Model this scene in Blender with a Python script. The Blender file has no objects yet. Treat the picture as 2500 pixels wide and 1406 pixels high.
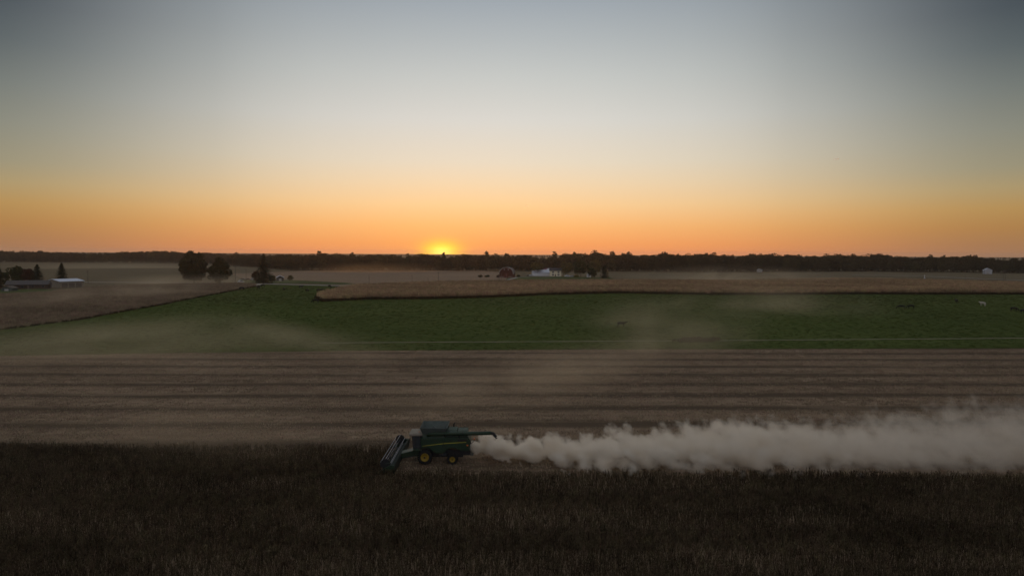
import bpy, bmesh, math, random
import numpy as np
from mathutils import Vector, Matrix, Euler
from mathutils.geometry import delaunay_2d_cdt
R = math.radians
C = bpy.context.scene.collection
SC = bpy.context.scene

# ------------------------------------------------------------------ camera
CAMH, PITCH, ROLL, F = 28.0, R(3.0), R(0.3), 1667.0
cd = bpy.data.cameras.new('camera'); cam = bpy.data.objects.new('camera', cd); C.objects.link(cam)
cam.location = (0, 0, CAMH); cam.rotation_euler = (Matrix.Rotation(R(90) - PITCH, 3, 'X') @ Matrix.Rotation(ROLL, 3, 'Z')).to_euler()
cd.sensor_width = 36; cd.lens = F / 2500 * 36; cd.clip_start = 0.5; cd.clip_end = 60000
SC.camera = cam
# ------------------------------------------------------------------ render settings
SC.render.engine = 'CYCLES'
SC.view_settings.view_transform = 'Standard'; SC.view_settings.look = 'None'
SC.view_settings.gamma = 1; SC.view_settings.exposure = 0; SC.view_settings.use_curve_mapping = False
cy = SC.cycles
cy.use_denoising = True
cy.max_bounces = 8; cy.diffuse_bounces = 2; cy.glossy_bounces = 2; cy.transmission_bounces = 4
cy.volume_bounces = 8; cy.transparent_max_bounces = 8
cy.volume_step_rate = 1.0; cy.volume_max_steps = 1024
cy.use_adaptive_sampling = True; cy.adaptive_threshold = 0.02
cy.caustics_reflective = False; cy.caustics_refractive = False

def lin(c):
    c = c / 255
    return c / 12.92 if c <= 0.04045 else ((c + 0.055) / 1.055) ** 2.4
def srgb(r, g, b): return (lin(r), lin(g), lin(b), 1)

# ------------------------------------------------------------------ sky and sun
SUN_AZ, SUN_EL = R(-5.9), R(0.35)          # azimuth measured from +Y towards +X
sun_dir = Vector((math.sin(SUN_AZ) * math.cos(SUN_EL), math.cos(SUN_AZ) * math.cos(SUN_EL), math.sin(SUN_EL)))
W = bpy.data.worlds.new('World'); SC.world = W; W.use_nodes = True
nt = W.node_tree; nt.nodes.clear(); N = nt.nodes.new; Lk = nt.links.new
def M(op, a, b=None, c=None, clamp=False, tree=None):
    t = tree or nt
    n = t.nodes.new('ShaderNodeMath'); n.operation = op; n.use_clamp = clamp
    for i, v in enumerate((a, b, c)):
        if v is None: continue
        if isinstance(v, (int, float)): n.inputs[i].default_value = v
        else: t.links.new(v, n.inputs[i])
    return n.outputs[0]
def ramp(stops, fac, tree=None, mode='EASE'):
    t = tree or nt
    n = t.nodes.new('ShaderNodeValToRGB'); t.links.new(fac, n.inputs[0])
    cr = n.color_ramp; cr.interpolation = mode
    while len(cr.elements) > 1: cr.elements.remove(cr.elements[0])
    cr.elements[0].position = stops[0][0]; cr.elements[0].color = stops[0][1]
    for p, c in stops[1:]:
        e = cr.elements.new(p); e.color = c
    return n
tc = N('ShaderNodeTexCoord'); sp = N('ShaderNodeSeparateXYZ'); Lk(tc.outputs['Generated'], sp.inputs[0])
el = M('MULTIPLY', M('ARCSINE', sp.outputs[2]), 180 / math.pi)                    # degrees
az = M('MULTIPLY', M('ARCTAN2', sp.outputs[0], sp.outputs[1]), 180 / math.pi)     # degrees from +Y
eln = M('DIVIDE', M('MAXIMUM', el, 0.0), 90.0)
SKY = [(0.0, (246, 153, 97)), (0.7, (250, 163, 97)), (2.2, (251, 185, 117)), (3.9, (248, 205, 150)), (5.7, (239, 213, 176)),
       (7.4, (229, 216, 194)), (10.7, (215, 213, 206)), (14, (197, 200, 197)), (17, (177, 183, 185)), (20.0, (156, 165, 173)), (30, (154, 160, 167)), (50, (158, 163, 169)), (90, (162, 166, 171))]
SIDE = [(0.0, (162, 120, 90)), (0.45, (160, 118, 84)), (1.8, (170, 126, 76)), (3.2, (176, 140, 86)), (4.5, (167, 147, 107)),
        (5.9, (149, 142, 118)), (8.5, (131, 132, 120)), (11.2, (109, 115, 111)), (13.8, (83, 92, 95)), (16.2, (65, 74, 81)), (20, (57, 66, 75)), (30, (74, 82, 90)), (50, (120, 126, 132)), (90, (162, 166, 171))]
rb = ramp([(e / 90, srgb(*c)) for e, c in SKY], eln, mode='LINEAR')
rs_ = ramp([(e / 90, srgb(*c)) for e, c in SIDE], eln, mode='LINEAR')
# sky dims away from the sun, with lens vignette put into its side colours
daz = M('ABSOLUTE', M('ADD', az, 0.8))
wz = ramp([(a / 60, (w, w, w, 1)) for a, w in ((0, 0), (8, .03), (15, .14), (19, .25), (22.5, .41), (28, .66), (34, .95), (39, 1.0))], M('DIVIDE', daz, 60.0, clamp=True), mode='B_SPLINE')
mx = N('ShaderNodeMix'); mx.data_type = 'RGBA'; Lk(wz.outputs[0], mx.inputs[0]); Lk(rb.outputs[0], mx.inputs[6]); Lk(rs_.outputs[0], mx.inputs[7])
# the eastern sky behind the camera: soft pink grey over the low haze
ea = ramp([(e / 90, srgb(*c)) for e, c in ((0, (140, 134, 142)), (8, (160, 152, 158)), (20, (158, 160, 168)), (45, (160, 165, 171)), (90, (162, 166, 171)))], eln, mode='LINEAR')
mxe = N('ShaderNodeMix'); mxe.data_type = 'RGBA'; Lk(M('DIVIDE', M('SUBTRACT', daz, 60.0), 70.0, clamp=True), mxe.inputs[0]); Lk(mx.outputs[2], mxe.inputs[6]); Lk(ea.outputs[0], mxe.inputs[7])
# glow round the sun
dx = M('SUBTRACT', az, math.degrees(SUN_AZ)); dy = M('SUBTRACT', el, -0.12)
q = M('SQRT', M('ADD', M('POWER', M('ABSOLUTE', M('DIVIDE', dx, 1.55)), 2.0), M('POWER', M('ABSOLUTE', M('DIVIDE', dy, 0.92)), 2.0)))
core = M('POWER', 2.71828, M('MULTIPLY', M('POWER', q, 2.2), -1.1))
q2 = M('SQRT', M('ADD', M('POWER', M('ABSOLUTE', M('DIVIDE', dx, 8.0)), 2.0), M('POWER', M('ABSOLUTE', M('DIVIDE', dy, 3.2)), 2.0)))
halo = M('POWER', 2.71828, M('MULTIPLY', q2, -1.6))
def vscale(col, fac):
    n = N('ShaderNodeVectorMath'); n.operation = 'SCALE'; n.inputs[0].default_value = col[:3]; Lk(fac, n.inputs[3]); return n.outputs[0]
def vadd(a, b):
    n = N('ShaderNodeVectorMath'); n.operation = 'ADD'; Lk(a, n.inputs[0]); Lk(b, n.inputs[1]); return n.outputs[0]
inner = M('POWER', 2.71828, M('MULTIPLY', M('POWER', M('MULTIPLY', q, 1.9), 2.0), -1.0))
glow = vadd(vadd(vscale((0.6, 0.55, -0.11), core), vscale((0.5, 0.35, 0.22), inner)), vscale((0.16, 0.10, 0.0), halo))
sky = N('ShaderNodeTexSky'); sky.sky_type = 'NISHITA'; sky.sun_disc = False
sky.sun_elevation = SUN_EL; sky.sun_rotation = SUN_AZ; sky.dust_density = 3.0
nis = N('ShaderNodeVectorMath'); nis.operation = 'SCALE'; Lk(sky.outputs[0], nis.inputs[0]); nis.inputs[3].default_value = 0.012
tot = vadd(vadd(mxe.outputs[2], glow), nis.outputs[0])
cl = N('ShaderNodeVectorMath'); cl.operation = 'MAXIMUM'; Lk(tot, cl.inputs[0]); cl.inputs[1].default_value = (0, 0, 0)
bg = N('ShaderNodeBackground'); bg.inputs[1].default_value = 1.0; Lk(cl.outputs[0], bg.inputs[0])
wo = N('ShaderNodeOutputWorld'); Lk(bg.outputs[0], wo.inputs[0])
W.cycles.sampling_method = 'MANUAL'; W.cycles.sample_map_resolution = 1024

sl = bpy.data.lights.new('sun', 'SUN'); sl.energy = 0.5; sl.angle = R(0.53); sl.color = (1.0, 0.42, 0.13)
so = bpy.data.objects.new('sun', sl); C.objects.link(so)
so.rotation_euler = (-sun_dir).to_track_quat('-Z', 'Y').to_euler()

# ------------------------------------------------------------------ terrain
def sm(t):
    t = min(1.0, max(0.0, t)); return t * t * (3 - 2 * t)
def T(x, y):
    h = 5.0 * sm((y - 196) / 120) + 5.0 * sm((y - 1250) / 1300)
    g = sm((y - 205) / 60)
    return h + g * (0.35 * math.sin(x / 71 + 0.6) + 0.25 * math.sin(x / 33 + y / 90) + 0.3 * math.sin(y / 57 + x / 210)) * (0.6 + sm((y - 330) / 300) * .5)
FW = Vector((0, math.cos(PITCH), -math.sin(PITCH))); UP0 = Vector((0, math.sin(PITCH), math.cos(PITCH)))
RT = Vector((1, 0, 0)) * math.cos(ROLL) + UP0 * math.sin(ROLL); UP = UP0 * math.cos(ROLL) - Vector((1, 0, 0)) * math.sin(ROLL)
def HZ(px): return 616 + (px - 1250) * math.tan(ROLL)      # eye level in the photo
def at(px, py, h=0.0):
    d = RT * ((px - 1250) / F) + UP * (-(py - 703) / F) + FW
    lo, s = 5.0, 5.0
    f = lambda s: CAMH + d.z * s - T(d.x * s, d.y * s) - h
    while f(s) > 0 and s < 5000:
        lo = s; s *= 1.02
    hi = s
    for _ in range(30):
        m = (lo + hi) / 2
        if f(m) > 0: lo = m
        else: hi = m
    return Vector((d.x * hi, d.y * hi, T(d.x * hi, d.y * hi)))
def scale_at(p): return F / (p.y * math.cos(PITCH) + (CAMH - p.z) * math.sin(PITCH))   # photo pixels per metre
def on_x(px, y):                                          # ground point at depth y under photo column px
    z = T(0, y); depth = y * math.cos(PITCH) + (CAMH - z) * math.sin(PITCH)
    x = (px - 1250) / F * depth
    return Vector((x, y, T(x, y)))

# ------------------------------------------------------------------ materials
def mat(name, col, rough=0.8, col2=None, scale=1.0, stretch=(1, 1, 1), detail=4, spec=0.3, metal=0.0, bump=0.0, contrast=0.25, objrand=0.0, space='Object', wpatch=None):
    m = bpy.data.materials.new(name); m.use_nodes = True; t = m.node_tree
    b = t.nodes['Principled BSDF']; b.inputs['Roughness'].default_value = rough; b.inputs['Metallic'].default_value = metal
    b.inputs['Specular IOR Level'].default_value = spec
    col = tuple(col) + (1,) if len(col) == 3 else col
    if col2 is None: col2 = tuple(c * 0.75 for c in col[:3])
    co = t.nodes.new('ShaderNodeTexCoord'); mp = t.nodes.new('ShaderNodeMapping'); t.links.new(co.outputs[space], mp.inputs[0])
    mp.inputs['Scale'].default_value = stretch
    n = t.nodes.new('ShaderNodeTexNoise'); n.inputs['Scale'].default_value = scale; n.inputs['Detail'].default_value = detail; n.inputs['Roughness'].default_value = 0.6
    t.links.new(mp.outputs[0], n.inputs[0])
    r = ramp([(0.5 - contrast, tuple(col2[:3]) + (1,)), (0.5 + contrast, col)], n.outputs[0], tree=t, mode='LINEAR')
    out = r.outputs[0]
    if objrand:
        oi = t.nodes.new('ShaderNodeObjectInfo')
        hv = t.nodes.new('ShaderNodeHueSaturation'); t.links.new(out, hv.inputs['Color'])
        t.links.new(M('ADD', M('MULTIPLY', oi.outputs['Random'], 2 * objrand, tree=t), 1 - objrand, tree=t), hv.inputs['Value'])
        t.links.new(M('ADD', M('MULTIPLY', M('FRACT', M('MULTIPLY', oi.outputs['Random'], 7.31, tree=t), tree=t), 0.05, tree=t), 0.475, tree=t), hv.inputs['Hue'])
        out = hv.outputs[0]
    if wpatch:
        ge = t.nodes.new('ShaderNodeNewGeometry'); wm = t.nodes.new('ShaderNodeMapping'); wm.inputs['Scale'].default_value = (.45, 1, 1); t.links.new(ge.outputs['Position'], wm.inputs[0])
        wn = t.nodes.new('ShaderNodeTexNoise'); wn.inputs['Scale'].default_value = wpatch[0]; wn.inputs['Detail'].default_value = 5; t.links.new(wm.outputs[0], wn.inputs[0])
        h2 = t.nodes.new('ShaderNodeHueSaturation'); t.links.new(out, h2.inputs['Color'])
        t.links.new(M('ADD', 1.0, M('MULTIPLY', M('SUBTRACT', wn.outputs[0], .5, tree=t), wpatch[1] * 4, tree=t), tree=t), h2.inputs['Value']); out = h2.outputs[0]
    t.links.new(out, b.inputs['Base Color'])
    if bump:
        bn = t.nodes.new('ShaderNodeBump'); bn.inputs['Strength'].default_value = bump; bn.inputs['Distance'].default_value = 0.1
        t.links.new(n.outputs[0], bn.inputs['Height']); t.links.new(bn.outputs[0], b.inputs['Normal'])
    return m

def field_mat(name, base, dark, light, rows=None, row_dir=0.0, row_amt=0.3, fine=6.0, fine_stretch=(1, 1, 1), patch=0.02, patch_amt=0.5, swath=None):
    """soil or sward: large patches, medium mottling, fine grain, and optional lines of rows and machine passes"""
    m = bpy.data.materials.new(name); m.use_nodes = True; t = m.node_tree
    b = t.nodes['Principled BSDF']; b.inputs['Roughness'].default_value = 1.0; b.inputs['Specular IOR Level'].default_value = 0.05
    co = t.nodes.new('ShaderNodeTexCoord')
    def noise(scale, stretch=(1, 1, 1), det=3, rot=0.0, dist=0.0):
        mp = t.nodes.new('ShaderNodeMapping'); t.links.new(co.outputs['Object'], mp.inputs[0]); mp.inputs['Scale'].default_value = stretch; mp.inputs['Rotation'].default_value = (0, 0, rot)
        n = t.nodes.new('ShaderNodeTexNoise'); n.inputs['Scale'].default_value = scale; n.inputs['Detail'].default_value = det; n.inputs['Distortion'].default_value = dist
        t.links.new(mp.outputs[0], n.inputs[0]); return n.outputs[0]
    P = noise(patch, (1, 1, 1), 4); Q = noise(patch * 9, (.45, 1, 1), 4); Fn = noise(fine, fine_stretch, 3)
    v = M('ADD', M('ADD', M('MULTIPLY', M('SUBTRACT', P, 0.5, tree=t), patch_amt * 2.4, tree=t), M('MULTIPLY', M('SUBTRACT', Q, 0.5, tree=t), patch_amt * 1.3, tree=t), tree=t),
          M('MULTIPLY', M('SUBTRACT', Fn, 0.5, tree=t), 1.6, tree=t), tree=t)
    if rows:
        S = noise(1.0 / rows, (0.012, 1, 1), 2, row_dir)
        v = M('ADD', v, M('MULTIPLY', M('SUBTRACT', S, 0.5, tree=t), row_amt * 3, tree=t), tree=t)
    if swath:
        per, amt, wid = swath
        mp = t.nodes.new('ShaderNodeMapping'); t.links.new(co.outputs['Object'], mp.inputs[0]); mp.inputs['Rotation'].default_value = (0, 0, row_dir)
        s = t.nodes.new('ShaderNodeSeparateXYZ'); t.links.new(mp.outputs[0], s.inputs[0])
        wob = noise(0.012, (1, .2, 1), 2)
        yy = M('ADD', s.outputs[1], M('SUBTRACT', M('MULTIPLY', wob, per * .3, tree=t), per * .47, tree=t), tree=t)
        fr = M('ABSOLUTE', M('SUBTRACT', M('FRACT', M('DIVIDE', yy, per, tree=t), tree=t), 0.5, tree=t), tree=t)      # 0 at pass centre
        line = M('SUBTRACT', 1.0, M('DIVIDE', fr, wid, tree=t), clamp=True, tree=t)
        brk = M('MULTIPLY', M('SUBTRACT', noise(0.09, (.3, 1.4, 1), 4), .16, tree=t), 3.4, clamp=True, tree=t)
        v = M('SUBTRACT', v, M('MULTIPLY', M('MULTIPLY', line, brk, tree=t), amt, tree=t), tree=t)
    r = ramp([(0.0, tuple(dark) + (1,)), (0.5, tuple(base) + (1,)), (1.0, tuple(light) + (1,))], M('ADD', M('MULTIPLY', v, 0.5, tree=t), 0.5, clamp=True, tree=t), tree=t, mode='LINEAR')
    t.links.new(r.outputs[0], b.inputs['Base Color'])
    bn = t.nodes.new('ShaderNodeBump'); bn.inputs['Strength'].default_value = 0.5; bn.inputs['Distance'].default_value = 0.15
    t.links.new(Fn, bn.inputs['Height']); t.links.new(bn.outputs[0], b.inputs['Normal'])
    return m

# ------------------------------------------------------------------ object helpers
def tag(o, label=None, cat=None, group=None, kind=None):
    if label: o['label'] = label
    if cat: o['category'] = cat
    if group: o['group'] = group
    if kind: o['kind'] = kind
    return o
def empty(name, loc, rz=0.0, label=None, cat=None, group=None):
    o = bpy.data.objects.new(name, None); C.objects.link(o); o.location = loc; o.rotation_euler = (0, 0, rz); o.empty_display_size = 0.5
    return tag(o, label, cat, group)
def mesh(name, V, Fc, m, smooth=False):
    me = bpy.data.meshes.new(name); me.from_pydata([tuple(v) for v in V], [], [tuple(f) for f in Fc]); me.update()
    for mm in (m if isinstance(m, (list, tuple)) else [m]): me.materials.append(mm)
    if smooth: me.polygons.foreach_set('use_smooth', [True] * len(me.polygons))
    return me
def place(name, me, parent=None, loc=(0, 0, 0), rot=(0, 0, 0), sc=None):
    o = bpy.data.objects.new(name, me); C.objects.link(o); o.parent = parent; o.location = loc; o.rotation_euler = rot
    if sc is not None: o.scale = (sc, sc, sc) if isinstance(sc, (int, float)) else sc
    return o
class MB:
    """collects primitives into one mesh"""
    def __init__(s): s.bm = bmesh.new()
    def box(s, x0, x1, y0, y1, z0, z1, bev=0.0, rot=None):
        g = bmesh.ops.create_cube(s.bm, size=1.0)
        mt = Matrix.Translation(((x0 + x1) / 2, (y0 + y1) / 2, (z0 + z1) / 2)) @ (rot or Matrix()) @ Matrix.Diagonal((x1 - x0, y1 - y0, z1 - z0, 1))
        bmesh.ops.transform(s.bm, matrix=mt, verts=g['verts'])
        if bev:
            es = list({e for v in g['verts'] for e in v.link_edges})
            bmesh.ops.bevel(s.bm, geom=es, offset=bev, segments=2, affect='EDGES', profile=0.6)
        return s
    def prism(s, pts, y0, y1, axis='y', bev=0.0):
        """polygon in (a, z) extruded between y0 and y1 along axis y (or in (a, z) along x when axis='x')"""
        f = (lambda a, z, w: (a, w, z)) if axis == 'y' else (lambda a, z, w: (w, a, z))
        A = [s.bm.verts.new(f(a, z, y0)) for a, z in pts]; B = [s.bm.verts.new(f(a, z, y1)) for a, z in pts]
        fs = [s.bm.faces.new(A), s.bm.faces.new(B[::-1])]
        n = len(pts)
        for i in range(n): fs.append(s.bm.faces.new((A[i], B[i], B[(i + 1) % n], A[(i + 1) % n])))
        bmesh.ops.recalc_face_normals(s.bm, faces=fs)
        if bev: bmesh.ops.bevel(s.bm, geom=list({e for fc in fs[:2] for e in fc.edges}), offset=bev, segments=2, affect='EDGES', profile=0.6)
        return s
    def tube(s, pts, r, n=8, r2=None):
        pts = [Vector(p) for p in pts]; rings = []
        for i, p in enumerate(pts):
            d = (pts[min(i + 1, len(pts) - 1)] - pts[max(i - 1, 0)]).normalized()
            up = Vector((0, 0, 1)) if abs(d.z) < 0.9 else Vector((1, 0, 0))
            a = d.cross(up).normalized(); b = d.cross(a)
            rr = r if r2 is None else r + (r2 - r) * i / (len(pts) - 1)
            rings.append([s.bm.verts.new(p + (a * math.cos(t) + b * math.sin(t)) * rr) for t in (2 * math.pi * k / n for k in range(n))])
        for A, B in zip(rings, rings[1:]):
            for k in range(n): s.bm.faces.new((A[k], A[(k + 1) % n], B[(k + 1) % n], B[k]))
        s.bm.faces.new(rings[0][::-1]); s.bm.faces.new(rings[-1]); return s
    def lathe(s, prof, n=24, c=(0, 0, 0)):
        """profile of (radius, y) turned round the y axis"""
        rings = []
        for r, y in prof:
            rings.append([s.bm.verts.new((c[0] + r * math.cos(t), c[1] + y, c[2] + r * math.sin(t))) for t in (2 * math.pi * k / n for k in range(n))])
        for A, B in zip(rings, rings[1:]):
            for k in range(n): s.bm.faces.new((A[k], B[k], B[(k + 1) % n], A[(k + 1) % n]))
        s.bm.faces.new(rings[0]); s.bm.faces.new(rings[-1][::-1]); return s
    def quad(s, *p):
        s.bm.faces.new([s.bm.verts.new(q) for q in p]); return s
    def build(s, name, m, parent=None, smooth=False, loc=(0, 0, 0), rot=(0, 0, 0)):
        bmesh.ops.recalc_face_normals(s.bm, faces=s.bm.faces)
        me = bpy.data.meshes.new(name); s.bm.to_mesh(me); s.bm.free(); me.materials.append(m)
        if smooth: me.polygons.foreach_set('use_smooth', [True] * len(me.polygons))
        return place(name, me, parent, loc, rot)
def copy_tree(o, parent=None):
    c = o.copy(); C.objects.link(c)
    if parent is not None: c.parent = parent
    for ch in o.children: copy_tree(ch, c)
    return c

# ------------------------------------------------------------------ ground sheets
def sheet(name, poly, step, m, dz=0.0, kind='structure', label=None):
    """triangulated polygon draped over the terrain, with inner points every `step` metres"""
    pts = []
    n = len(poly)
    for i in range(n):
        a, b = Vector(poly[i][:2]), Vector(poly[(i + 1) % n][:2]); k = max(1, int((b - a).length / step))
        for j in range(k): pts.append(a.lerp(b, j / k))
    nb = len(pts); P = np.array([(p.x, p.y) for p in pts])
    x0, y0 = P.min(0); x1, y1 = P.max(0)
    gx, gy = np.meshgrid(np.arange(x0 + step / 2, x1, step), np.arange(y0 + step / 2, y1, step)); g = np.c_[gx.ravel(), gy.ravel()]
    ins = inside(g, P); g = g[ins]
    ed = [(i, (i + 1) % nb) for i in range(nb)]
    allp = pts + [Vector((a, b)) for a, b in g]
    vs, es, fs, *_ = delaunay_2d_cdt(allp, ed, [list(range(nb))], 1, 1e-4)
    me = mesh(name, [(v.x, v.y, T(v.x, v.y) + dz) for v in vs], fs, m, smooth=True)
    o = place(name, me); return tag(o, label, kind=kind)
def inside(g, P):
    ins = np.zeros(len(g), bool); n = len(P); j = n - 1
    for i in range(n):
        xi, yi = P[i]; xj, yj = P[j]
        c = ((yi > g[:, 1]) != (yj > g[:, 1])) & (g[:, 0] < (xj - xi) * (g[:, 1] - yi) / (yj - yi + 1e-12) + xi)
        ins ^= c; j = i
    return ins
def PX(*pts): return [at(a, b) for a, b in pts]

m_ground = field_mat('far_field_soil', (0.132, 0.1012, 0.05984), (0.088, 0.0704, 0.0396), (0.176, 0.1364, 0.0836), fine=.35, patch=.004, patch_amt=.6, rows=14, row_amt=.25)
m_stub = field_mat('stubble_soil', (0.2656, 0.1875, 0.1234), (0.09374, 0.06484, 0.04218), (0.4218, 0.3008, 0.1992), rows=1.5, row_dir=R(-1.5), row_amt=.42, fine=5.5, fine_stretch=(.6, 1, 1), patch=.018, patch_amt=.42, swath=(11.2, 1.5, .30))
m_past = field_mat('pasture_grass', (0.0595, 0.0805, 0.0168), (0.0385, 0.0546, 0.0098), (0.0875, 0.1085, 0.0252), fine=1.6, fine_stretch=(.5, 1, 1), patch=.014, patch_amt=.85)
m_lawn = field_mat('lawn_grass', (0.06, 0.076, 0.024), (0.04, 0.052, 0.016), (0.088, 0.096, 0.032), fine=1.2, patch=.03, patch_amt=.5)
m_pink = field_mat('pale_stubble', (0.264, 0.1804, 0.1188), (0.1496, 0.1012, 0.066), (0.3696, 0.2552, 0.1716), rows=5, row_dir=R(-38), row_amt=.5, fine=.6, patch=.01, patch_amt=.3, swath=(13, 1.3, .25))
m_csoil = field_mat('crop_soil', (.06, .045, .03), (.04, .03, .02), (.08, .06, .04), fine=2)
m_road = field_mat('gravel', (.30, .27, .24), (.22, .2, .18), (.38, .34, .30), fine=2)

# base sheet out to the horizon, graded so that near cells are small
def base_ground():
    ys = [-80, 0, 60, 120, 190] + list(np.arange(200, 500, 8.0)) + list(np.arange(500, 1200, 25.0)) + list(np.arange(1200, 2700, 75.0)) + [3000, 3500, 4200, 5000]
    xs = sorted(set([-v for v in (4500, 3500, 2600, 2000, 1500)] + list(np.arange(-1200, 1201, 30.0)) + [1500, 2000, 2600, 3500, 4500]))
    V = [(x, y, T(x, y) - 0.12) for y in ys for x in xs]; nx = len(xs)
    Fc = [(j * nx + i, j * nx + i + 1, (j + 1) * nx + i + 1, (j + 1) * nx + i) for j in range(len(ys) - 1) for i in range(nx - 1)]
    return tag(place('ground', mesh('ground', V, Fc, m_ground, True)), kind='structure')
base_ground()
stub_edge = PX((-900, 882), (-300, 875), (0, 869), (400, 862), (900, 856), (1500, 853), (2500, 850), (2900, 848), (3500, 846))
sheet('stubble_field', [(-230, -60), (230, -60)] + [(230, stub_edge[-1].y)] + stub_edge[::-1] + [(-230, stub_edge[0].y)] if False else [(-240, -60)] + [(-240, stub_edge[0].y)] + [p for p in stub_edge if abs(p.x) < 240] + [(240, stub_edge[-1].y)] + [(240, -60)], 8, m_stub, -0.03)
past_top = PX((2900, 716), (2500, 717), (2100, 716), (1740, 718), (1500, 714), (1330, 718), (1180, 725), (1040, 728), (900, 729), (800, 734), (778, 726), (800, 714), (835, 703), (870, 699.5), (800, 698), (700, 696), (650, 695), (600, 705), (400, 743), (200, 779), (0, 804), (-300, 845), (-700, 868))
sheet('pasture', stub_edge + past_top, 6, m_past, 0.05)
corn_px = [(775, 727), (792, 736), (900, 731), (1040, 730), (1180, 727), (1330, 720), (1500, 716), (1740, 720), (1900, 720), (2100, 718), (2500, 719), (2900, 720),
           (2900, 698), (2500, 695), (2250, 688), (2100, 685), (1800, 690), (1500, 690), (1300, 691), (1200, 692), (1050, 695), (950, 699), (870, 703), (830, 710), (800, 718)]
sheet('corn_soil', PX(*corn_px), 8, m_csoil, 0.10)
soy_px = [(-500, 872), (-300, 846), (0, 805), (200, 780), (400, 744), (600, 704), (640, 697), (585, 694), (450, 696), (250, 701), (120, 716), (0, 722), (-300, 730)]
sheet('left_crop_soil', PX(*soy_px), 8, m_csoil, 0.10)
sheet('pale_stubble_field', PX((690, 664), (760, 661), (950, 660), (1180, 661), (1215, 664), (1240, 670), (1235, 692), (1100, 694), (960, 699), (860, 700), (800, 694), (720, 684), (600, 682), (560, 668)), 10, m_pink, 0.0)
sheet('farm_lawn', PX((1235, 680), (1262, 676), (1300, 674.5), (1340, 675), (1420, 676), (1490, 677.5), (1500, 681), (1380, 682), (1300, 685), (1240, 685)), 8, m_lawn, 0.06)
sheet('verge', PX((590, 684), (680, 683), (760, 686), (840, 690), (870, 693), (830, 695), (700, 692), (590, 691)), 6, m_lawn, 0.06)
sheet('yard_grass', PX((-200, 712), (0, 706), (90, 705), (130, 708), (120, 716), (0, 722), (-200, 728)), 5, m_lawn, 0.12)
def road_strip(name, pxs, w, m, dz):
    cp = PX(*pxs); L, Rr = [], []
    pts = []
    for a, b in zip(cp, cp[1:]):
        k = max(1, int((b - a).length / 12))
        for j in range(k): pts.append(a.lerp(b, j / k))
    pts.append(cp[-1])
    V, Fc = [], []
    for i, p in enumerate(pts):
        d = (pts[min(i + 1, len(pts) - 1)] - pts[max(i - 1, 0)]); d.z = 0; d.normalize(); nn = Vector((-d.y, d.x, 0))
        for s in (-1, 1):
            q = p + nn * w / 2 * s; V.append((q.x, q.y, T(q.x, q.y) + dz))
    for i in range(len(pts) - 1): Fc.append((2 * i, 2 * i + 2, 2 * i + 3, 2 * i + 1))
    return tag(place(name, mesh(name, V, Fc, m, True)), kind='structure')
road_strip('gravel_road', [(-200, 688), (200, 689), (450, 690.5), (560, 692), (650, 693.5), (800, 697.3), (880, 699)], 7, m_road, 0.15)
road_strip('farm_track', [(780, 838), (1000, 836), (1300, 834.5), (1700, 832), (2100, 829), (2500, 826), (2900, 823)], 1.0, mat('worn_track', (.26, .215, .16), 1.0, (.13, .11, .07), scale=.15), 0.10)
road_strip('field_road', [(2080, 671), (2250, 674.5), (2400, 681), (2520, 685), (2800, 694)], 6, m_road, 0.15)
road_strip('farm_lane', [(1238, 684), (1262, 677.5), (1300, 675.5), (1345, 676.5)], 4, m_road, 0.12)

# ------------------------------------------------------------------ scattering (stuff only)
def scatter(name, pts, protos, rots, scales, label):
    """one object whose points carry instances of the protos"""
    me = bpy.data.meshes.new(name); n = len(pts)
    me.vertices.add(n); me.vertices.foreach_set('co', np.asarray(pts, np.float32).ravel())
    a = me.attributes.new('rz', 'FLOAT', 'POINT'); a.data.foreach_set('value', np.asarray(rots, np.float32))
    a = me.attributes.new('sc', 'FLOAT_VECTOR', 'POINT'); a.data.foreach_set('vector', np.asarray(scales, np.float32).ravel())
    o = place(name, me); tag(o, label, kind='stuff')
    col = bpy.data.collections.new(name + '_kinds')
    for i, pm in enumerate(protos): col.objects.link(bpy.data.objects.new(name + '_kind', pm))
    g = bpy.data.node_groups.new(name, 'GeometryNodeTree')
    g.interface.new_socket('Geometry', in_out='INPUT', socket_type='NodeSocketGeometry'); g.interface.new_socket('Geometry', in_out='OUTPUT', socket_type='NodeSocketGeometry')
    gi = g.nodes.new('NodeGroupInput'); go = g.nodes.new('NodeGroupOutput')
    ip = g.nodes.new('GeometryNodeInstanceOnPoints'); ci = g.nodes.new('GeometryNodeCollectionInfo')
    ci.inputs[0].default_value = col; ci.inputs['Separate Children'].default_value = True; ci.inputs['Reset Children'].default_value = True
    ip.inputs['Pick Instance'].default_value = True
    g.links.new(gi.outputs[0], ip.inputs['Points']); g.links.new(ci.outputs[0], ip.inputs['Instance'])
    ri = g.nodes.new('FunctionNodeRandomValue'); ri.data_type = 'INT'; ri.inputs[4].default_value = 0; ri.inputs[5].default_value = len(protos) - 1
    g.links.new(ri.outputs[2], ip.inputs['Instance Index'])
    na = g.nodes.new('GeometryNodeInputNamedAttribute'); na.data_type = 'FLOAT'; na.inputs[0].default_value = 'rz'
    cx = g.nodes.new('ShaderNodeCombineXYZ'); g.links.new(na.outputs[0], cx.inputs[2]); g.links.new(cx.outputs[0], ip.inputs['Rotation'])
    ns = g.nodes.new('GeometryNodeInputNamedAttribute'); ns.data_type = 'FLOAT_VECTOR'; ns.inputs[0].default_value = 'sc'
    g.links.new(ns.outputs[0], ip.inputs['Scale'])
    g.links.new(ip.outputs[0], go.inputs[0])
    md = o.modifiers.new('scatter', 'NODES'); md.node_group = g
    return o
rng = np.random.default_rng(7); rnd = random.Random(5)

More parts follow.
